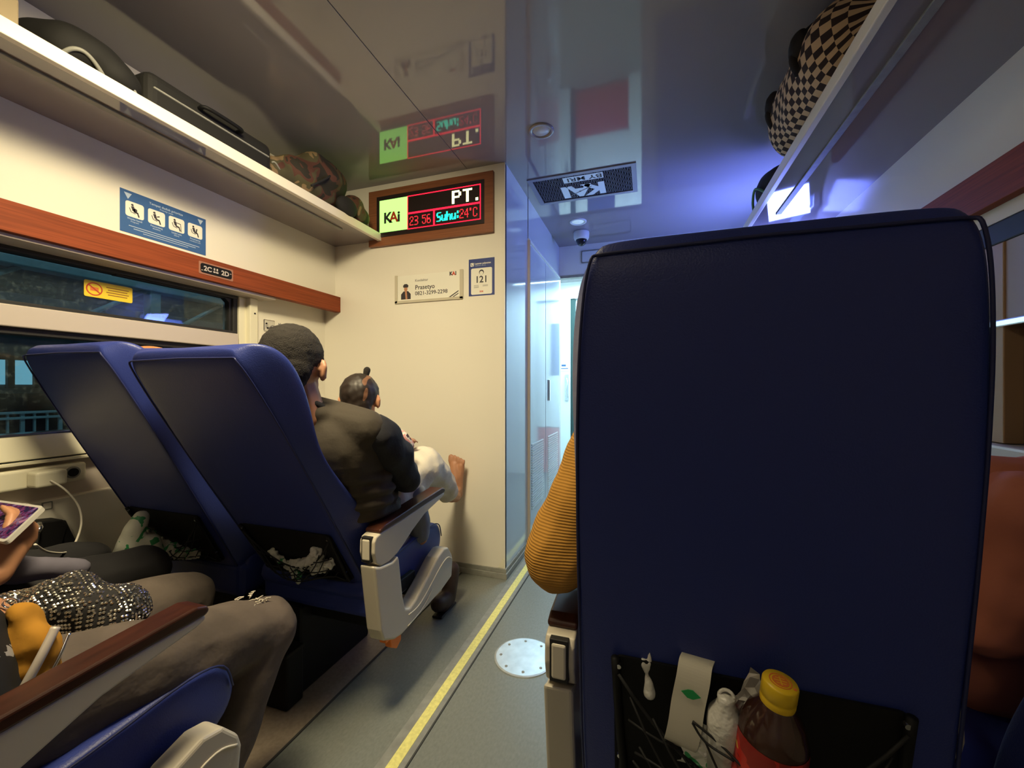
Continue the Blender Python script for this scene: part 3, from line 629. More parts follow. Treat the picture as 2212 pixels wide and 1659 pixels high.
# folded table bracket
tb = thing('table_bracket', 'black folded table bracket on the wall below the socket', 'bracket', (-1.83, .80, .42))
prism('bracket_arm', [(.752, .590), (.800, .582), (.812, .560), (.775, .400), (.725, .400)], 0, -1.865, -1.80, K['black'], tb, r=.004)
prism('bracket_strut', [(.785, .580), (.812, .575), (.870, .400), (.835, .400)], 0, -1.860, -1.81, K['black'], tb, r=.004)
tube('bracket_pin', [(-1.80, .745, .585), (-1.77, .735, .580), (-1.765, .725, .565)], .007, K['chrome'], tb)
sw = thing('wall_socket_cover', 'tiny square cover outlined on the wall above the bracket', 'cover', (-1.868, .80, .600))
F = Fr((-1.87, .792, .622), (0, 1, 0), (0, 0, 1)); F.flat('cover_edge', rrect(.026, .026, .003), K['greytrim'], sw, 0, .0015); F.flat('cover_face', rrect(.019, .019, .002), K['wall'], sw, .0015, .0025)

# ------------------------------------------------------------------ ceiling things
vt = thing('air_vent', 'wide ceiling air grille with upside-down letters stuck on it', 'vent', (-.36, 2.42, 2.19))
F = Fr((-.3605, 2.421, CZ), (-1, 0, 0), (0, 1, 0))
VW, VH = .600, .335
F.flats('vent_frame', [rrect(VW, .026, 0, 4, 0, VH/2-.013), rrect(VW, .026, 0, 4, 0, -VH/2+.013), rrect(.026, VH-.052, 0, 4, VW/2-.013, 0), rrect(.026, VH-.052, 0, 4, -VW/2+.013, 0)], mat('vent_edge', (.30, .31, .36), .4), vt, 0, .006)
F.flat('vent_back', rrect(VW-.052, VH-.052, 0), mat('vent_dark', (.01, .011, .013), .9), vt, 0, .0012)
bars = []; c = .0135
nx = int((VW-.052)/c); ny = int((VH-.052)/c)
for i in range(nx):
    for j in range(ny):
        x = -(VW-.052)/2+(i+.5)*c; y = -(VH-.052)/2+(j+.5)*c
        k = (i+j) % 4
        if k < 2: bars.append(rrect(c*1.02, .0030, 0, 4, x, y)); 
        else: bars.append(rrect(.0030, c*1.02, 0, 4, x, y))
        if k in (0, 3): bars.append(rrect(.0025, .0025, 0, 4, x+c/2, y+c/2))
bm = bmesh.new()
for poly in bars:
    A = [bm.verts.new(F.p(x, y, .0045)) for x, y in poly]; B = [bm.verts.new(F.p(x, y, .0012)) for x, y in poly]; bm.faces.new(A)
    for i in range(4): bm.faces.new([A[i], B[i], B[(i+1) % 4], A[(i+1) % 4]])
bmesh.ops.recalc_face_normals(bm, faces=bm.faces); g = bmobj('grille', bm, mat('grille_grey', (.16, .17, .20), .5), vt); g['kind'] = 'stuff'
wl_ = mat('white_film', (.80, .90, .90), .25)
F.flat('film_strip', rrect(.225, .062, 0, 4, -.010, -.098), wl_, vt, .0046, .0052); F.text('film_text', 'BY MRI', .058, -.118, -.099, K['ink'], vt, .0054, 'LEFT', .015, 1.12); F.text('film_text', 'L', .058, .112, -.099, K['ink'], vt, .0054, 'LEFT', .015)
F.text('film_letters', 'K', .190, -.125, .040, wl_, vt, .0050, 'LEFT', .045, 1.0); F.text('film_letters', 'A', .190, -.035, .040, wl_, vt, .0050, 'LEFT', .040, 1.0); F.text('film_letters', 'I', .190, .085, .040, wl_, vt, .0050, 'LEFT', .040, 1.2)
F.flat('film_slash', seg2((.095, .095), (-.045, .010), .006), K['greytrim'], vt, .0056, .0062)
def downlight(x, y, r, label, on):
    t = thing('downlight', label, 'light', (x, y, CZ-.01), None)
    lathe('light_ring', [(r, 0), (r, -.004), (r*.93, -.007), (r*.74, -.006), (r*.70, -.001), (r*.70, 0)], (x, y, CZ), (0, 0, 1), K['ceil'] if not on else K['white'], t)
    lathe('light_lens', [(0, -.003), (r*.66, -.003), (r*.70, 0)], (x, y, CZ), (0, 0, 1), mat('lens', (.6, .62, .62), .3) if not on else mat('lens_on', (.8, .85, .85), .3, emit=(.6, .9, 1), estr=.35), t)
downlight(-.470, 1.842, .058, 'round unlit downlight in the ceiling nearest the display', False)
downlight(-.476, 2.935, .060, 'round downlight in the ceiling just before the dome camera', True)
dc = thing('dome_camera', 'white dome security camera on the corridor ceiling', 'camera', (-.485, 3.16, 2.10))
lathe('camera_body', [(0, 0), (.058, 0), (.060, -.010), (.058, -.045), (.052, -.058), (.044, -.062), (0, -.062)], (-.485, 3.14, CZ), (0, 0, 1), K['white'], dc)
lathe('camera_dome', [(.043, -.058), (.041, -.075), (.030, -.095), (.014, -.105), (0, -.107)], (-.485, 3.14, CZ), (0, 0, 1), mat('smoked_dome', (.01, .012, .02), .08), dc)
es = thing('exit_plate', 'small framed grey plate over the bright doorway', 'sign', (-.34, EY-.01, 2.04))
F = Fr((-.33, EY, 2.095), (1, 0, 0), (0, 0, 1)); F.flat('plate_edge', rrect(.40, .105, .01), K['greytrim'], es, 0, .006); F.flat('plate_face', rrect(.38, .085, .008), K['white'], es, .006, .009)
# unlit blue panel added unseen on the end wall for the blue reflection, posters
sc_ = thing('added_blue_panel', 'tall pale blue panel added unseen on the end wall at the right', 'panel', (.40, EY-.012, .45))
box('panel_frame', (.05, EY-.012, .45), (.82, EY, 1.85), K['steel'], sc_, r=.004)
box('panel_face', (.07, EY-.015, .47), (.80, EY-.011, 1.83), mat('added_panel_blue', (.30, .38, .70), .3), sc_, r=0)
nl = thing('added_blue_lamp', 'small blue lamp added unseen on the right wall beyond the rack', 'lamp', (RW-.02, 2.86, 1.66))  # added fixture hidden by the large right seat, source of the blue glow
box('lamp_body', (RW-.035, 2.66, 1.655), (RW, 3.06, 1.735), K['white'], nl, r=.006); box('lamp_lens', (RW-.040, 2.68, 1.667), (RW-.033, 3.04, 1.723), emis('added_blue_glow', (.12, .2, 1), 4), nl, r=.002)
F = Fr((.18, 3.80, 1.72), (0, -1, 0), (0, 0, 1))
po = thing('route_poster', 'white poster with red bands on the vestibule wall', 'poster', (.178, 3.80, 1.45))
F.flat('poster_sheet', rrect(.34, .54, 0), K['paper'], po, .0005, .002); F.flats('poster_bands', [rrect(.30, .035, 0, 4, 0, .12-.13*i) for i in range(3)], K['redink'], po, .002, .003)
F.flats('poster_marks', [circ(.018, -.12+.06*i, .18-.13*j, 12) for i in range(5) for j in range(3)], K['ink'], po, .002, .003)
for x, y, w_, h_, lb in ((-.72, .62, .42, .64, 'rectangular ceiling lamp over the aisle side of the left seats'), (-.49, -1.4, .42, .92, 'rectangular ceiling lamp over the aisle behind the viewer')):
    t = thing('ceiling_lamp', lb, 'lamp', (x, y, CZ-.03)); box('lamp_frame', (x-w_/2-.02, y-h_/2-.02, CZ-.025), (x+w_/2+.02, y+h_/2+.02, CZ), K['white'], t, r=.004)
    box('lamp_diffuser', (x-w_/2, y-h_/2, CZ-.029), (x+w_/2, y+h_/2, CZ-.024), emis('lamp_glow', (1, .84, .55), 3), t, r=.001)
# floor manhole
mh = thing('floor_plate', 'round steel cover plate screwed to the aisle floor', 'cover', (-.440, 1.470, 0))
lathe('plate', [(0, .0045), (.106, .0045), (.112, .003), (.113, 0)], (-.440, 1.470, 0), (0, 0, 1), K['steel'], mh, 48, False)
for k in range(8):
    a = 2*PI*(k+.3)/8; cyl('screw', (-.44+.088*math.cos(a), 1.47+.088*math.sin(a), .005), 2, .005, .002, K['greytrim'], mh, seg=10, b=0)

# ------------------------------------------------------------------ luggage on the racks
ZS = 1.892
# camouflage bag
cb = thing('camouflage_bag', 'rounded camouflage cloth bag on the left rack beside the display', 'bag', (-1.58, 1.62, ZS))
blob('bag_body', [('e', (-1.60, 1.60, ZS+.110), (.125, .21, .118)), ('e', (-1.55, 1.64, ZS+.155), (.09, .15, .115)), ('e', (-1.62, 1.40, ZS+.07), (.11, .12, .075))], .012, K['camo'], cb, 4, wr(.018, 11))
blob('side_pouch', [('e', (-1.55, 1.88, ZS+.065), (.080, .085, .062)), ('e', (-1.52, 1.84, ZS+.11), (.05, .06, .05))], .010, K['camo'], cb, 3, wr(.008, 16))
tube('bag_seam', smoothpts([(-1.475, 1.50, ZS+.05), (-1.462, 1.58, ZS+.12), (-1.48, 1.66, ZS+.20), (-1.52, 1.70, ZS+.245)]), .005, K['dark'], cb)
blob('mesh_pocket', [('e', (-1.485, 1.745, ZS+.055), (.035, .07, .052))], .008, K['dark'], cb)
# dark suitcase and other bags
cs = thing('suitcase', 'long dark hard suitcase lying on the left rack', 'suitcase', (-1.62, .95, ZS))
box('case_shell', (-1.80, .86, ZS+.012), (-1.50, 1.32, ZS+.135), K['case'], cs, r=.03, seg=4); box('case_rim', (-1.805, .88, ZS+.075), (-1.497, 1.30, ZS+.082), K['greytrim'], cs, r=.003)
tube('case_handle', smoothpts([(-1.50, 1.02, ZS+.10), (-1.47, 1.03, ZS+.10), (-1.47, 1.15, ZS+.10), (-1.50, 1.16, ZS+.10)]), .007, K['black'], cs)
for y in (.93, 1.27): cyl('case_wheel', (-1.53, y, ZS+.012), 0, .012, .02, K['black'], cs, seg=16)
bp = thing('backpack', 'dark backpack with grey piping on the left rack behind the suitcase', 'bag', (-1.62, .72, ZS))
blob('pack_body', [('e', (-1.64, .74, ZS+.085), (.15, .12, .085)), ('e', (-1.58, .80, ZS+.06), (.09, .08, .06))], .012, K['case'], bp, 4, wr(.012, 12))
for y in (.72, .80): tube('pack_strap', smoothpts([(-1.56, y-.05, ZS+.02), (-1.515, y-.03, ZS+.055), (-1.505, y, ZS+.06), (-1.515, y+.04, ZS+.03), (-1.54, y+.05, ZS+.012)]), .006, K['greytrim'], bp)
cx_ = thing('carton', 'brown carton at the near end of the left rack', 'box', (-1.62, .5, ZS)); box('carton_body', (-1.78, .35, ZS), (-1.50, .585, ZS+.09), mat('carton', (.28, .22, .13), .8), cx_, r=.003); box('carton_tape', (-1.66, .348, ZS+.002), (-1.62, .587, ZS+.0915), K['post'], cx_, r=0)
dk = thing('dark_bag', 'small black cloth bag on the left rack between suitcase and camouflage bag', 'bag', (-1.60, 1.37, ZS)); blob('bag_body', [('e', (-1.63, 1.36, ZS+.045), (.10, .055, .045))], .01, K['dark'], dk, 3, wr(.008, 14)); tube('bag_handle', smoothpts([(-1.56, 1.34, ZS+.07), (-1.53, 1.35, ZS+.09), (-1.53, 1.38, ZS+.07)]), .004, K['greytrim'], dk)
# checkered bag right
def duffel():
    t = thing('checkered_bag', 'beige and black checkered duffel bag on the right rack', 'bag', (.62, 1.68, ZS))
    vs = []; fs = []; uv = []; NS, NA = 26, 32
    for i in range(NS+1):
        u = i/NS; y = 1.34+.64*u; e = (1-abs(2*u-1)**5)**.5 if 0 < u < 1 else 0.02; e = max(e, .05)
        for k in range(NA):
            a = 2*PI*k/NA; x = .62+.175*e*math.copysign(abs(math.cos(a))**.8, math.cos(a)); z = ZS+.140+.138*e*math.copysign(abs(math.sin(a))**.75, math.sin(a))
            d = .012*mn.noise(Vector((x*9, y*9, z*9))); vs.append((x+d*math.cos(a), y, max(z+d*math.sin(a), ZS+.001)))
    for i in range(NS):
        for k in range(NA): fs.append((i*NA+k, i*NA+(k+1) % NA, (i+1)*NA+(k+1) % NA, (i+1)*NA+k)); uv.append((i, k))
    me = bpy.data.meshes.new('bag_body'); me.from_pydata(vs, [], fs); ul = me.uv_layers.new(name='UVMap')
    for p, (i, k) in zip(me.polygons, uv):
        for li, (a, b) in zip(p.loop_indices, ((i, k), (i, k+1), (i+1, k+1), (i+1, k))): ul.data[li].uv = ((a*.64/NS)/.0245, (b/NA)*40)
    me.update(); link('bag_body', me, K['check'], t, True)
    for y in (1.52, 1.80):
        pts = [(.452, y-.01, ZS+.11), (.440, y, ZS+.16), (.455, y, ZS+.21), (.50, y, ZS+.255), (.56, y, ZS+.272)]
        tube('bag_strap', smoothpts(pts), .014, K['dark'], t)
        blob('strap_pad', [('e', (.455, y, ZS+.195), (.028, .045, .05))], .008, K['dark'], t, 2, wr(.006, 30))
duffel()
nb = thing('black_bag', 'black bag on the right rack in front of the checkered bag', 'bag', (.66, 1.14, ZS)); blob('bag_body', [('e', (.68, 1.10, ZS+.11), (.16, .21, .11))], .014, K['dark'], nb, 3, wr(.015, 9)); tube('bag_piping', smoothpts([(.545, 1.20, ZS+.03), (.53, 1.17, ZS+.1), (.56, 1.12, ZS+.18), (.62, 1.05, ZS+.225)]), .004, K['lblue'], nb)
gb = thing('green_cord_bag', 'dark bag with a green cord at the far end of the right rack', 'bag', (.62, 2.3, ZS)); blob('bag_body', [('e', (.64, 2.30, ZS+.09), (.13, .20, .09))], .014, K['dark'], gb, 3, wr(.012, 10)); tube('bag_cord', smoothpts([(.53, 2.20, ZS+.03), (.50, 2.28, ZS+.09), (.505, 2.36, ZS+.06), (.52, 2.40, ZS+.012)]), .006, mat('green_cord', (.10, .25, .10), .6), gb)

# ------------------------------------------------------------------ people
V = Vector
def lerp(a, b, t): return V(a)*(1-t)+V(b)*t
def head_prims(c, yaw=0, pitch=0, s=1):
    """head looking along +Y turned by yaw"""
    R = Matrix.Rotation(yaw, 3, 'Z') @ Matrix.Rotation(pitch, 3, 'X')
    q = lambda x, y, z: V(c)+R @ V((x*s, y*s, z*s))
    P = [('e', q(0, -.008, .020), (.076*s, .095*s, .092*s), R), ('e', q(0, .030, -.040), (.055*s, .062*s, .066*s), R), ('e', q(0, .045, -.080), (.030*s, .030*s, .022*s), R),
         ('c', [(q(0, .088, .005), .008*s), (q(0, .108, -.028), .013*s)]), ('c', [(q(-.013, .098, -.030), .008*s), (q(.013, .098, -.030), .008*s)]),
         ('c', [(q(-.020, .083, -.058), .008*s), (q(0, .090, -.056), .010*s), (q(.020, .083, -.058), .008*s)]), ('c', [(q(-.045, .078, .018), .010*s), (q(.045, .078, .018), .010*s)])]
    for sg in (1, -1):
        P.append(('e', q(sg*.081, -.004, -.008), (.010*s, .019*s, .031*s), R @ Matrix.Rotation(sg*.35, 3, 'Z')))
        P.append(('c', [(q(sg*.084, -.012, .016), .006*s), (q(sg*.090, -.016, .000), .006*s), (q(sg*.086, -.006, -.028), .006*s)]))
    return P, q, R
def eyes(par, q, s=1):
    bm = bmesh.new()
    for sg in (1, -1): bmesh.ops.create_icosphere(bm, subdivisions=2, radius=.012*s, matrix=Matrix.Translation(q(sg*.032, .078, .0)))
    bmobj('eyes', bm, mat('eye', (.05, .03, .02), .2), par, True)
def hand_prims(wr_, dr, up, side, s=1, curl=.6):
    """palm from wrist along dr, back of hand along up, thumb towards side (+1 = dr x up)"""
    d = V(dr).normalized(); u = (V(up)-d*V(up).dot(d)).normalized(); r = d.cross(u)*side; w0 = V(wr_)
    P = [('c', [(w0, .024*s), (w0+d*.045*s, .026*s)])]
    for k, L in zip((-1.5, -.5, .5, 1.5), (.056, .070, .076, .066)):
        b = w0+d*.035*s+r*k*.010*s; kn = w0+d*.088*s+r*k*.019*s
        m1 = kn+(d*math.cos(curl*.5)-u*math.sin(curl*.5))*L*.5*s; m2 = m1+(d*math.cos(curl*1.5)-u*math.sin(curl*1.5))*L*.5*s
        P.append(('c', [(b, .014*s), (kn, .0105*s), (m1, .0092*s), (m2, .0078*s)]))
    t0 = w0+d*.025*s+r*.022*s; t1 = t0+(d*.6+r*.7-u*.25).normalized()*.042*s; t2 = t1+(d*.9+r*.25-u*.3).normalized()*.032*s
    P.append(('c', [(t0, .014*s), (t1, .0115*s), (t2, .009*s)])); return P
def foot_prims(heel, fwd, up, s=1, side=1):
    """bare foot: sole through heel, toes along fwd, instep towards up, big toe on side"""
    f = V(fwd).normalized(); u = (V(up)-f*V(up).dot(f)).normalized(); r = f.cross(u)*side; h = V(heel)
    P = [('c', [(h+u*.028, .028*s), (h+f*.09+u*.034, .026*s), (h+f*.155+u*.020+r*.012, .021*s)]), ('c', [(h+u*.03, .026*s), (h+f*.15+u*.017-r*.026, .017*s)]), ('c', [(h+f*.02+u*.035, .030*s), (h+f*.01+u*.09, .033*s)])]
    for k, (o, L, rr) in enumerate(((.033, .046, .0135), (.010, .047, .0090), (-.009, .041, .0085), (-.027, .034, .0080), (-.044, .026, .0078))):
        a = h+f*.15+u*.017+r*o*.8; P.append(('c', [(a, rr*s), (a+f*L*.6+r*o*.15+u*.004, rr*s), (a+f*L+r*o*.15, rr*.95*s)]))
    return P
def shoe(par, heel, fwd, m=None):
    f = V(fwd).normalized(); h = V(heel); blob('shoe', [('c', [(h+V((0, 0, .038)), .036), (h+f*.10+V((0, 0, .034)), .034), (h+f*.20+V((0, 0, .030)), .028)])], .009, m or K['dark'], par)

# --- the man holding the child
mn_ = thing('person', 'man with short black hair in a dark brown jacket sitting by the partition', 'person', (-.98, 1.2, 0))
hp, q, R = head_prims((-.933, .885, 1.064), yaw=.42, pitch=-.15)
body = hp+[('c', [(V((-.93, .885, 1.02)), .058), (V((-.925, .915, .92)), .062)])]
body += [('c', [(V((-.93, .99, .86)), .10), (V((-.97, 1.15, .56)), .12)]), ('c', [(V((-.79, .99, .89)), .045), (V((-.775, 1.18, .715)), .036), (V((-.93, 1.36, .70)), .026)]), ('c', [(V((-1.10, .99, .89)), .045), (V((-1.15, 1.18, .70)), .036), (V((-1.00, 1.40, .66)), .026)]),
         ('c', [(V((-.94, 1.17, .54)), .08), (V((-.885, 1.49, .695)), .052), (V((-.94, 1.84, .475)), .030), (V((-.955, 1.935, .44)), .030)]), ('c', [(V((-1.06, 1.17, .54)), .08), (V((-1.12, 1.58, .56)), .052), (V((-1.12, 1.74, .08)), .034)])]
body += hand_prims((-.93, 1.36, .70), (-.8, .35, -.2), (.2, .8, .4), 1)+hand_prims((-1.00, 1.40, .66), (.8, .1, .1), (0, .9, .3), -1)
body += foot_prims((-.966, 2.005, .445), (-.02, -.06, 1), (0, -1, 0), 1.12, side=-1)
blob('body', body, .0045, K['skin'], mn_, 1); eyes(mn_, q)
blob('hair', [('e', q(0, -.014, .032), (.080, .094, .088), R), ('e', q(0, -.050, -.010), (.068, .052, .062), R), ('e', q(0, -.050, -.040), (.055, .040, .045), R)], .006, K['hair'], mn_, 1, wr(.003, 90))
jk = [('c', [(V((-1.13, .985, .890)), .066), (V((-.95, .965, .925)), .066), (V((-.775, .990, .888)), .062)]), ('e', V((-.945, .980, .840)), (.195, .110, .125)), ('c', [(V((-1.06, 1.01, .80)), .105), (V((-1.04, 1.15, .56)), .140)]), ('c', [(V((-.85, 1.0, .83)), .108), (V((-.92, 1.16, .55)), .140)]), ('e', V((-.95, 1.06, .70)), (.21, .12, .16)), ('e', V((-.925, .94, .935)), (.085, .065, .040))]
def fold(co):
    v = .002*mn.noise(V(co)*8)
    if co[2] < .80: v += .0055*math.sin(co[2]*150+co[0]*4+2*mn.noise(V(co)*5))*min(1, (.80-co[2])*12)
    return v
blob('jacket', jk, .008, K['jack'], mn_, 4, fold)
blob('jacket_collar', [('c', [(V((-.985, .925, .963)), .013), (V((-.935, .878, .968)), .013), (V((-.880, .900, .968)), .013), (V((-.866, .940, .945)), .012)])], .007, K['dark'], mn_)
blob('sleeve', [('c', [(V((-.752, 1.015, .873)), .058), (V((-.760, 1.10, .80)), .062), (V((-.775, 1.18, .715)), .058), (V((-.84, 1.29, .695)), .050), (V((-.92, 1.36, .70)), .040)])], .008, K['sleeve'], mn_, 3, wr(.012, 14))
blob('sleeve', [('c', [(V((-1.13, .99, .88)), .072), (V((-1.16, 1.18, .70)), .058), (V((-1.01, 1.39, .66)), .040)])], .008, K['sleeve'], mn_, 3, wr(.012, 14))
tr_ = [('c', [(V((-.95, 1.16, .545)), .110), (V((-.885, 1.50, .690)), .080), (V((-.915, 1.66, .605)), .072), (V((-.940, 1.80, .515)), .062)]), ('c', [(V((-1.07, 1.16, .545)), .110), (V((-1.12, 1.58, .56)), .078), (V((-1.12, 1.72, .18)), .062)]), ('e', V((-1.0, 1.17, .545)), (.16, .12, .10))]
blob('trousers', tr_, .009, K['trw'], mn_, 3, wr(.014, 16))
shoe(mn_, (-1.12, 1.72, .004), (0, 1, 0))
# --- the child
kid = thing('person', 'small child with a tiny hair bun held on the lap of the man', 'person', (-.97, 1.27, .6))
hp, q, R = head_prims((-.975, 1.215, .965), yaw=.35, pitch=-.1, s=.80)
blob('body', hp+[('c', [(V((-.975, 1.22, .92)), .034), (V((-.97, 1.25, .85)), .045), (V((-.97, 1.29, .66)), .065)]), ('c', [(V((-.915, 1.25, .86)), .024), (V((-.865, 1.31, .80)), .019), (V((-.90, 1.40, .80)), .015)]), ('c', [(V((-1.03, 1.25, .86)), .024), (V((-1.06, 1.35, .78)), .018)]), ('c', [(V((-.93, 1.30, .67)), .045), (V((-.85, 1.37, .60)), .035), (V((-.815, 1.36, .44)), .026)]), ('c', [(V((-1.01, 1.30, .67)), .045), (V((-1.08, 1.42, .68)), .032)])]+hand_prims((-.90, 1.40, .80), (-.3, 1, 0), (0, 0, 1), 1, .5)+hand_prims((-1.06, 1.35, .78), (.3, 1, 0), (0, 0, 1), -1, .5), .006, K['skin2'], kid, 2); eyes(kid, q, .8)
blob('hair', [('e', q(0, -.012, .028), (.066, .078, .073), R), ('e', q(0, -.045, -.020), (.054, .042, .058), R)], .006, K['hairc'], kid, 2, wr(.003, 60))
blob('hair_bun', [('c', [(q(.020, .0, .105), .010), (q(.026, .0, .135), .013)])], .004, K['hair'], kid, 2)
blob('shirt', [('c', [(V((-.97, 1.25, .855)), .058), (V((-.97, 1.29, .67)), .078)]), ('c', [(V((-.925, 1.25, .865)), .036), (V((-.872, 1.30, .825)), .032), (V((-.858, 1.335, .79)), .026)]), ('c', [(V((-1.03, 1.25, .86)), .036), (V((-1.06, 1.34, .79)), .026)])], .007, K['pink'], kid, 3, wr(.005, 20))
blob('trousers', [('c', [(V((-.93, 1.30, .66)), .058), (V((-.85, 1.37, .60)), .048), (V((-.818, 1.36, .46)), .040)]), ('c', [(V((-1.01, 1.30, .66)), .055), (V((-1.07, 1.41, .68)), .042)])], .007, K['bj'], kid, 3, wr(.006, 20))
# --- generic seated rider
def rider(label, cx, Y, hz, head, top, legs, topm, legm, skin, hairm, hairname='hair', arms=None, sr=1):
    t = thing('person', label, 'person', (cx, Y+.2, 0)); hp, q, R = head_prims(head)
    B = hp+[('c', [(V(head)+V((0, 0, -.05)), .056), (V(top)+V((0, 0, .06)), .058)]), ('c', [(V(top), .10), (V((cx, Y, hz)), .12)])]
    J = [('c', [(V(top)+V((-.15, 0, 0)), .070), (V(top)+V((.15, 0, 0)), .070)]), ('c', [(V(top)+V((-.07, .01, -.04)), .115), (V((cx-.07, Y, hz+.03)), .13)]), ('c', [(V(top)+V((.07, .01, -.04)), .115), (V((cx+.07, Y, hz+.03)), .13)])]
    for i, (sh, el, wr1, pd, pu, sd) in enumerate(arms):
        B += [('c', [(V(sh), .042), (V(el), .034), (V(wr1), .024)])]+hand_prims(wr1, pd, pu, sd)
    T = []
    for i, (kn, an) in enumerate(legs):
        h = V((cx+(-.085 if i == 0 else .085), Y, hz)); B += [('c', [(h, .075), (V(kn), .050), (V(an), .032)])]; T += [('c', [(h, .105), (lerp(h, kn, .5), .092), (V(kn), .070), (lerp(kn, an, .5), .060), (V(an)+V((0, 0, .04)), .052)])]
    blob('body', B, .0075, skin, t, 2); eyes(t, q)
    if hairname == 'hair': blob('hair', [('e', q(0, -.014, .030), (.082, .096, .090), R), ('e', q(0, -.05, -.02), (.07, .05, .07), R)], .007, hairm, t, 2, wr(.003, 50))
    else: blob(hairname, [('e', q(0, -.014, .025), (.087, .102, .096), R), ('e', q(0, -.04, -.05), (.085, .07, .08), R)], .008, hairm, t, 3)
    blob('shirt', J, .010, topm, t, 3, wr(.010, 10))
    for i, (sh, el, wr1, pd, pu, sd) in enumerate(arms):
        blob('sleeve', [('c', [(V(sh), .066*sr), (lerp(sh, el, .5), .062*sr), (V(el), .056*sr), (lerp(el, wr1, .8), .040)])], .008, topm, t, 3, wr(.009, 16))
    blob('trousers', T, .009, legm, t, 3, wr(.009, 14))
    for kn, an in legs: shoe(t, (an[0], an[1]-.03, .004), (0, 1, 0))
    return t
rider('passenger by the left window with only a rust-brown head top showing', -1.52, 1.16, .53, (-1.50, .885, 1.022), (-1.50, .98, .86), [((-1.62, 1.55, .52), (-1.62, 1.62, .09)), ((-1.44, 1.55, .52), (-1.44, 1.62, .09))], K['dark'], K['dark'], K['skin'], K['scarf'], 'head_cover',
      arms=[((-1.66, .99, .85), (-1.70, 1.15, .68), (-1.60, 1.36, .62), (.4, 1, 0), (0, 0, 1), 1), ((-1.34, .99, .85), (-1.32, 1.16, .68), (-1.42, 1.36, .62), (-.4, 1, 0), (0, 0, 1), -1)])
# near left aisle rider with ripped jeans
nr = rider('passenger in ripped grey jeans seated at the lower left by the aisle', -1.02, .26, .53, (-1.02, .02, 1.22), (-1.02, .07, .98), [((-1.15, .745, .455), (-1.12, .66, .09)), ((-.875, .745, .435), (-.875, .585, .09))], K['spot'], K['jean'], K['skin'], K['hair'],
      arms=[((-1.18, .08, .97), (-1.22, .16, .74), (-1.12, .30, .655), (.5, .8, -.2), (0, 0, 1), 1), ((-.88, .08, .96), (-.88, .06, .72), (-1.0, .22, .655), (-.5, .7, -.2), (0, 0, 1), -1)])
bm = bmesh.new(); random.seed(9)
for k in range(34):
    c0 = V((-.885+random.uniform(-.030, .035), .715+random.uniform(-.040, .030), .5125+random.uniform(-.003, .004))); pts = [c0]
    for j in range(4): pts.append(pts[-1]+V((random.uniform(-.007, .007), random.uniform(-.007, .007), random.uniform(-.003, .002))))
    addtube(bm, pts, .0012, 4)
fr_ = bmobj('frayed_threads', bm, mat('white_thread', (.66, .60, .50), .9), nr, True); fr_['kind'] = 'stuff'
# near left window rider with phone
nw = rider('passenger in black by the left window holding a phone, wrist band showing', -1.53, .26, .52, (-1.53, .02, 1.20), (-1.53, .07, .97), [((-1.64, .77, .47), (-1.64, .72, .09)), ((-1.42, .80, .47), (-1.42, .74, .09))], K['dark'], K['dark'], K['skin2'], K['hair'],
      arms=[((-1.68, .08, .96), (-1.72, .22, .74), (-1.52, .42, .70), (.8, .5, 0), (0, 0, 1), 1), ((-1.38, .08, .96), (-1.26, .22, .62), (-1.235, .45, .635), (-.3, .4, .55), (.6, .4, .2), -1)])
tube('wrist_band', [V((-1.238, .432, .633))+V((.0*math.cos(a)+.030*math.cos(a), .0, .030*math.sin(a))) for a in [2*PI*k/20 for k in range(20)]], .005, K['paper'], nw, closed=True)
ph = thing('phone', 'phone with a purple lit picture held at the left edge', 'phone', (-1.30, .50, .70))
A_, B_ = V((-1.247, .523, .752)), V((-1.192, .446, .708)); F = Fr(A_, (-1, .01, -.03), (B_-A_)*-1)
e1 = (B_-A_); Lp = e1.length; F = Fr(B_, (-1, .02, -.02), A_-B_); F = Fr(B_+V((-.19, .004, -.004)), (1, -.02, .02), A_-B_)
F.flat('phone_body', rrect(.19, Lp, .01, 5, .095, Lp/2), mat('phone_case', (.50, .48, .44), .4), ph, -.010, 0)
F.flat('phone_screen', rrect(.176, Lp-.014, .006, 5, .094, Lp/2), noise_mat('screen_picture', [(0, (.02, .01, .06)), (.45, (.12, .02, .10)), (.55, (.10, .08, .25)), (.66, (.35, .15, .3))], 60, .2, bump=0), ph, 0, .001)
# grey cloth on the lap
gc = thing('grey_cloth', 'folded grey cloth on the lap of the window passenger in black', 'cloth', (-1.33, .55, .6)); blob('cloth', [('c', [(V((-1.40, .50, .595)), .030), (V((-1.31, .545, .600)), .028), (V((-1.29, .60, .575)), .022)])], .008, mat('grey_cloth', (.13, .12, .16), .95), gc, 3, wr(.01, 14))
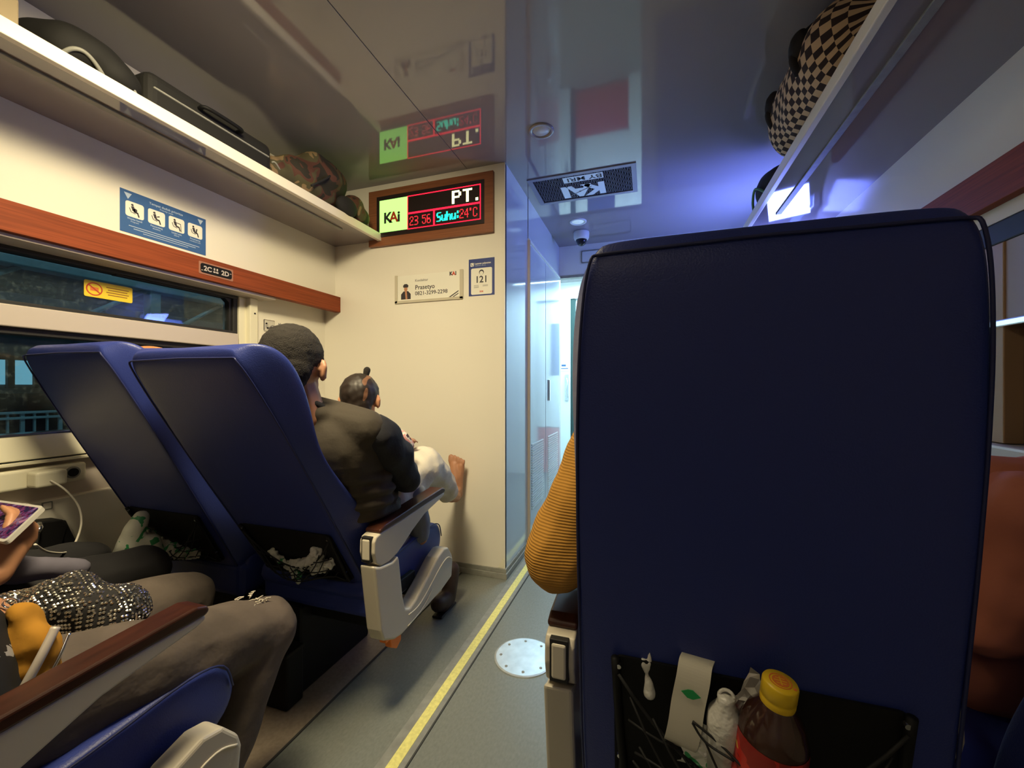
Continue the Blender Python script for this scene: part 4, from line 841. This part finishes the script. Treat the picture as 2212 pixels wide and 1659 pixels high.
# --- mustard and salmon riders ahead on the right
rider('passenger in a mustard ribbed sweater beyond the large seat, elbow on the armrest', .10, 1.02, .53, (.12, .84, 1.10), (.10, .86, .90), [((.02, 1.42, .52), (.02, 1.46, .09)), ((.20, 1.42, .52), (.20, 1.46, .09))], K['must'], K['dark'], K['skin'], K['hair'], sr=1.15,
      arms=[((-.060, .84, .93), (-.160, .755, .695), (-.09, 1.02, .67), (.4, 1, 0), (0, 0, 1), 1), ((.27, .88, .90), (.28, 1.0, .70), (.18, 1.2, .64), (-.4, 1, 0), (0, 0, 1), -1)])
rider('passenger in a salmon shirt at the right edge beside the window', .64, 1.02, .50, (.65, .84, 1.03), (.65, .86, .83), [((.56, 1.42, .52), (.56, 1.46, .09)), ((.72, 1.42, .52), (.72, 1.46, .09))], K['salm'], K['dark'], K['skin2'], K['hair'],
      arms=[((.520, .80, .825), (.490, .815, .66), (.56, 1.05, .64), (.3, 1, 0), (0, 0, 1), 1), ((.78, .88, .83), (.80, 1.0, .68), (.70, 1.2, .63), (-.4, 1, 0), (0, 0, 1), -1)])

# ------------------------------------------------------------------ small belongings
# sequined bag
sb = thing('studded_bag', 'black cloth bag covered with shiny studs on the ripped-jeans passenger', 'bag', (-1.02, .48, .55))
bg = blob('bag_body', [('c', [(V((-1.12, .39, .585)), .040), (V((-1.05, .445, .592)), .058), (V((-.975, .515, .575)), .048)]), ('c', [(V((-1.03, .475, .615)), .040), (V((-.98, .525, .575)), .030)])], .007, K['dark'], sb, 3, wr(.012, 18))
me = bg.data; o0 = bg.matrix_basis.translation+V(sb.location); bm = bmesh.new(); used = {}
tg = Matrix.Rotation(.7, 3, 'Z')
for p in me.polygons:
    c = p.center+o0; r_ = tg @ c; key = (round(r_.x/.0072), round(r_.y/.0072), round(r_.z/.0072))
    if p.normal.z < -.3 or key in used: continue
    used[key] = 1
    M = Matrix.Translation(c+p.normal*.0005) @ p.normal.to_track_quat('Z', 'Y').to_matrix().to_4x4() @ Matrix.Diagonal((.0031, .0031, .0022, 1))
    bmesh.ops.create_icosphere(bm, subdivisions=1, radius=1, matrix=M)
stu = bmobj('studs', bm, mat('stud_metal', (.90, .85, .72), .22, 1), sb, False); stu['kind'] = 'stuff'
tube('bag_ring', [V((-1.04, .395, .640))+V((.010*math.cos(a), .006*math.cos(a), .009*math.sin(a))) for a in [2*PI*k/16 for k in range(16)]], .0022, K['chrome'], sb, closed=True)
tube('bag_zip', smoothpts([(-1.12, .350, .60), (-1.05, .392, .600), (-.975, .470, .585), (-.935, .53, .57)]), .004, K['dark'], sb)
# yellow bag with pale piping
yb = thing('yellow_bag', 'yellow cloth bag with pale piping at the lower left edge', 'bag', (-.88, .36, .55))
blob('bag_body', [('c', [(V((-.905, .358, .665)), .018), (V((-.878, .362, .622)), .026), (V((-.872, .360, .575)), .025)]), ('c', [(V((-.90, .34, .64)), .014), (V((-.885, .33, .57)), .020)])], .006, mat('yellow_cloth', (.46, .21, .015), .9, bump=.4, bscale=60), yb, 2, wr(.009, 38))
tube('bag_piping', smoothpts([(-.856, .372, .645), (-.846, .352, .615), (-.846, .334, .580), (-.855, .322, .550)]), .006, K['alu'], yb)
tube('bag_chain', smoothpts([(-.850, .385, .630), (-.842, .368, .600), (-.845, .350, .565)]), .0022, K['chrome'], yb)
# green and white shopping bag
wb = thing('wrapped_drink_bag', 'tall white bag with green print beside the left window seat', 'bag', (-1.62, .90, .35))
blob('bag_body', [('c', [(V((-1.60, .905, .575)), .026), (V((-1.62, .885, .50)), .036), (V((-1.66, .885, .40)), .046), (V((-1.62, .93, .33)), .040)]), ('c', [(V((-1.585, .925, .50)), .022), (V((-1.58, .945, .38)), .032)])], .007, K['pgreen'], wb, 3, wr(.008, 20))
# rubbish in the net pockets
def wrapper(label, base, seats, i, pts, m, mname='wrapper'):
    t = thing('plastic_wrapper', label, 'wrapper', tuple(base)); blob('wrapper_sheet', pts, .004, m, t, 0, wr(.011, 85, i)); return t
def frp(fr, x, y, d): return fr.p(x, y, d)
fa = LA[0][2]; fb = LA[1][2]; fc = LC[0][2]
wrapper('crumpled white wrappers in the net of the left aisle seat', fa.p(.06, .06, .03), 0, 1, [('c', [(fa.p(.10, .19, .014), .014), (fa.p(.085, .15, .016), .018), (fa.p(.02, .120, .020), .017), (fa.p(-.05, .100, .018), .012)]), ('c', [(fa.p(.13, .14, .014), .014), (fa.p(.06, .105, .020), .016)])], K['plastic'])
w_ = wrapper('white and green wrapper poking out under the net of the left aisle seat', fa.p(-.05, .02, .03), 0, 3, [('c', [(fa.p(-.10, .15, .014), .009), (fa.p(-.05, .105, .020), .011), (fa.p(-.03, .06, .024), .012), (fa.p(-.05, .015, .026), .005)])], K['pgreen'])
wrapper('green and white wrapper in the net of the left window seat', fb.p(0, .06, .03), 0, 7, [('c', [(fb.p(-.12, .20, .024), .014), (fb.p(-.09, .13, .030), .018), (fb.p(.02, .10, .036), .020), (fb.p(.10, .10, .030), .012)])], K['pgreen'])

# bottle with yellow cap in the right-hand pocket
bt = thing('tea_bottle', 'dark tea bottle with a yellow screw cap in the seat pocket', 'bottle', (.157, .585, .40))
ax = V((.10, -.10, 1)).normalized(); b0 = V((.129, .590, .438))
tea = mat('dark_tea', (.045, .018, .012), .12, coat=.5)
lathe('bottle_body', [(0, 0), (.034, 0), (.038, .006), (.038, .06), (.036, .075), (.038, .09), (.038, .148), (.036, .160), (.030, .176), (.020, .190), (.0165, .196), (.0165, .204), (0, .204)], b0, ax, tea, bt)
lathe('bottle_label', [(.0384, .020), (.0390, .024), (.0390, .142), (.0382, .150)], b0, ax, noise_mat('red_label', [(0, (.30, .02, .015)), (.55, (.55, .03, .02)), (.68, (.75, .45, .08))], 35, .3, bump=0), bt)
cap = lathe('bottle_cap', [(.0185, .193), (.0190, .196), (.0190, .200), (.0182, .202), (.0192, .203), (.0192, .219), (.0180, .2215), (0, .2215)], b0, ax, mat('yellow_cap', (.85, .56, .02), .35), bt)
F = Fr(b0+ax*.2216, (1, 0, -.1), ax.cross(V((1, 0, -.1))) ); F = Fr(b0+ax*.2216, V((1, 0, -.1)), ax.cross(V((1, 0, -.1)).normalized()))
F.flats('cap_emblem', [seg2((.0115*math.cos(2*PI*k/24), .0115*math.sin(2*PI*k/24)), (.0115*math.cos(2*PI*(k+1)/24), .0115*math.sin(2*PI*(k+1)/24)), .0012) for k in range(24)]+[circ(.0090, 0, 0, 20), circ(.002, .013, -.008, 8)], K['orink'], cap, 0, .0004)
F.flats('cap_emblem', [seg2((-.007, 0), (.007, 0), .0011), seg2((0, -.007), (0, .007), .0011), seg2((-.005, .004), (.005, .004), .0009), seg2((-.005, -.004), (.005, -.004), .0009)], mat('cap_yellow', (.85, .56, .02), .35), cap, .0004, .0006)
# paper strip with a green leaf
def strip(name, fr, pts, wv, m, parent, th=.0012):
    P = smoothpts(pts, 6); vs = []; fs = []; n = len(P)
    for i, p in enumerate(P):
        t = (P[min(i+1, n-1)]-P[max(i-1, 0)]).normalized(); b = V(wv); nn = t.cross(b).normalized()*th
        vs += [p-b/2+nn, p+b/2+nn, p+b/2-nn, p-b/2-nn]
    for i in range(n-1):
        for k in range(4): fs.append((4*i+k, 4*i+(k+1) % 4, 4*i+4+(k+1) % 4, 4*i+4+k))
    fs += [(0, 1, 2, 3), tuple(4*(n-1)+k for k in range(4))]; return pyd(name, vs, fs, m, parent, False)
pp = thing('paper_sleeve', 'curved white paper sleeve with a green leaf in the right seat pocket', 'wrapper', (.055, .60, .51))
strip('sleeve_sheet', None, [(.066, .615, .640), (.060, .597, .640), (.056, .589, .622), (.050, .588, .590), (.046, .588, .560), (.042, .592, .535), (.040, .604, .520)], (.040, -.004, -.004), mat('glossy_paper', (.74, .70, .58), .3), pp)
F = Fr((.0535, .5858, .605), (1, -.1, -.1), (.1, 0, 1)); F.flat('leaf_mark', [(-.012, .001), (-.004, .006), (.002, .007), (.012, .001), (.003, -.005), (-.004, -.005)], K['green'], pp, 0, .0006)
bw = thing('tied_plastic_end', 'small knotted white plastic bag end hanging in front of the pocket', 'plastic', (.0, .62, .57))
blob('plastic_end', [('c', [(V((.002, .615, .575)), .009), (V((.001, .614, .590)), .006), (V((-.002, .613, .603)), .0025), (V((-.006, .613, .615)), .0045), (V((-.007, .613, .622)), .003)]), ('c', [(V((-.002, .613, .603)), .0025), (V((.002, .613, .620)), .004), (V((.002, .613, .632)), .002)])], .0022, K['plastic'], bw, 1)
cw = thing('plastic_cup', 'crumpled clear white plastic cup between the paper sleeve and bottle', 'cup', (.095, .60, .50))
lathe('cup_body', [(0, .0), (.016, 0), (.021, .07), (.020, .085), (.012, .098), (.010, .104), (.010, .110), (0, .110)], (.090, .596, .505), (.05, -.1, 1), K['plastic'], cw)
tube('cup_rim', [V((.0955, .5855, .612))+V((.009*math.cos(a), .004*math.sin(a), .007*math.sin(a))) for a in [2*PI*k/16 for k in range(16)]], .0022, K['plastic'], cw, closed=True)
def crump(name, base, pts, m, par, amp=.006, seed=0):
    random.seed(seed); bm = bmesh.new(); n = 7; g = []
    o, a, b = [V(p) for p in pts]
    for i in range(n):
        for j in range(n): g.append(bm.verts.new(o+a*i/(n-1)+b*j/(n-1)+V([random.uniform(-amp, amp) for _ in range(3)])))
    for i in range(n-1):
        for j in range(n-1): bm.faces.new([g[i*n+j], g[i*n+j+1], g[(i+1)*n+j+1], g[(i+1)*n+j]])
    o = bmobj(name, bm, m, par); s = o.modifiers.new('s', 'SOLIDIFY'); s.thickness = .0008; return o
foil = mat('silver_wrapper', (.60, .57, .52), .3, .5)
sw_ = thing('silver_wrapper', 'pointed silvery wrapper standing behind the bottle cap', 'wrapper', (.12, .61, .58)); crump('wrapper_sheet', None, [(.100, .606, .585), (.030, .0, .060), (.018, -.012, -.030)], foil, sw_, .004, 3); crump('wrapper_sheet', None, [(.118, .608, .58), (.028, .0, .050), (.012, -.012, -.02)], foil, sw_, .004, 5)
gw = thing('green_wrapper', 'green and white wrapper low in the right seat pocket', 'wrapper', (.08, .60, .47)); crump('wrapper_sheet', None, [(.040, .603, .500), (.095, -.004, -.010), (.005, -.004, .045)], K['pgreen'], gw, .004, 8); crump('wrapper_sheet', None, [(.045, .598, .535), (.050, -.006, -.025), (.012, 0, .035)], K['plastic'], gw, .004, 12)
ec = thing('elastic_cord', 'black elastic cords stretched across the wrappers and bottle', 'cord', (.11, .58, .45))
bm = bmesh.new()
for P in ([(.055, .580, .575), (.085, .574, .560), (.108, .560, .550), (.140, .545, .538), (.19, .545, .50)], [(.055, .581, .572), (.070, .576, .555), (.100, .562, .552)], [(.070, .576, .555), (.082, .572, .53), (.10, .562, .50), (.13, .545, .48)], [(.108, .560, .550), (.118, .552, .52), (.15, .540, .49), (.185, .548, .46)], [(.040, .60, .515), (.07, .585, .49), (.10, .570, .465)], [(.10, .562, .50), (.12, .550, .507), (.15, .541, .50)], [(.065, .59, .50), (.085, .575, .47), (.09, .57, .44)]):
    addtube(bm, smoothpts(P, 4), .0016, 6)
bmobj('cords', bm, K['cord'], ec, True)
# boot on the floor beside the front seat
bo = thing('boot', 'dark brown boot standing on the floor at the end of the front left seat', 'shoe', (-.885, 1.72, 0)); blob('boot_body', [('c', [(V((-.875, 1.64, .040)), .036), (V((-.875, 1.70, .040)), .036), (V((-.875, 1.60, .06)), .034)]), ('c', [(V((-.875, 1.70, .045)), .036), (V((-.870, 1.725, .16)), .038)])], .008, mat('boot_brown', (.035, .018, .014), .6), bo); box('boot_sole', (-.900, 1.59, .0), (-.850, 1.735, .010), K['rubber'], bo, r=.006)
fb_ = thing('floor_box', 'low dark equipment box on the floor behind the front left seat', 'box', (-1.2, 1.0, 0)); box('box_body', (-1.40, .98, .004), (-1.06, 1.046, .18), K['black'], fb_, r=.006); box('box_lid', (-1.405, .975, .172), (-1.055, 1.046, .184), K['case'], fb_, r=.003)

# ------------------------------------------------------------------ the station outside the left window
ec_ = mat('platform_concrete', (.20, .30, .33), .8, var=.3, vscale=3); es_ = mat('painted_steel', (.35, .52, .56), .5, var=.15, vscale=4); ed = mat('dark_wall', (.015, .017, .02), .8)
pf = thing('platform', 'teal-lit station platform with its roof outside the left window', 'platform', (-5.5, 3, -.4))
box('platform_slab', (-8.0, -3, -.6), (-4.2, 12, .0), ec_, pf, r=0); 
for y in (2.87, 3.72, 1.2, 5.4):
    box('roof_post', (-5.06, y, 0), (-4.94, y+.10, 2.35), es_, pf, r=.01)
box('roof_beam', (-5.08, -2, 2.02), (-4.92, 9, 2.10), es_, pf, r=.01); box('roof_beam', (-5.08, -2, 1.66), (-4.95, 9, 1.70), es_, pf, r=.01)
for y in (1.5, 2.4, 3.2, 4.1): tube('roof_brace', [(-5.0, y, 1.70), (-5.0, y+.45, 2.02)], .022, es_, pf)
for x in (-6, -7.4): box('roof_beam', (x, -2, 2.35+(-x-6)*.12), (x+.08, 11, 2.45+(-x-6)*.12), es_, pf, r=.01)
box('roof_sheet', (-12, -3, 2.9), (-4.6, 12, 2.94), ec_, pf, r=0)
sb2 = thing('station_building', 'pale station building with two lit windows outside the left window', 'building', (-8.5, 3, 0))
box('building_wall', (-9, -3, 1.40), (-8.05, 4.35, 1.95), ec_, sb2, r=0); box('building_wall', (-9, -3, 0), (-8.05, 4.35, .93), ed, sb2, r=0); box('building_wall', (-9, -3, .93), (-8.05, 4.35, 1.05), ec_, sb2, r=0)
boxes('window_frame', [((-8.1, 3.01, 1.0), (-7.98, 3.075, 1.42)), ((-8.1, 3.26, 1.0), (-7.98, 3.33, 1.42)), ((-8.1, -1, 1.375), (-7.98, 3.45, 1.43)), ((-8.1, 2.5, 1.0), (-7.98, 2.56, 1.42))], ed, sb2)
lw = emis('lit_window', (.25, .65, .85), .55)
box('lit_window', (-8.12, 2.56, 1.05), (-8.04, 3.01, 1.38), lw, sb2, r=0); box('lit_window', (-8.12, 3.075, 1.05), (-8.04, 3.26, 1.38), lw, sb2, r=0)
box('wall_pillar', (-8.1, 3.7, 1.42), (-7.95, 3.85, 1.95), es_, sb2, r=0)
fn = thing('railing', 'low pale metal railing on the platform outside the left window', 'railing', (-5, 2, 0))
for z in (.80, .755): box('top_rail' if z > .79 else 'mid_rail', (-5.02, 1.0, z-.012), (-4.98, 3.2, z+.008), es_, fn, r=.003)
box('bottom_rail', (-5.02, 1.0, .60), (-4.98, 3.2, .625), es_, fn, r=.003)
for k in range(28):
    y = 1.02+k*.078; box('bar' if k % 3 else 'railing_post', (-5.01, y, .0 if k % 3 == 0 else .61), (-4.99, y+(.024 if k % 3 == 0 else .012), .80), es_, fn, r=0)
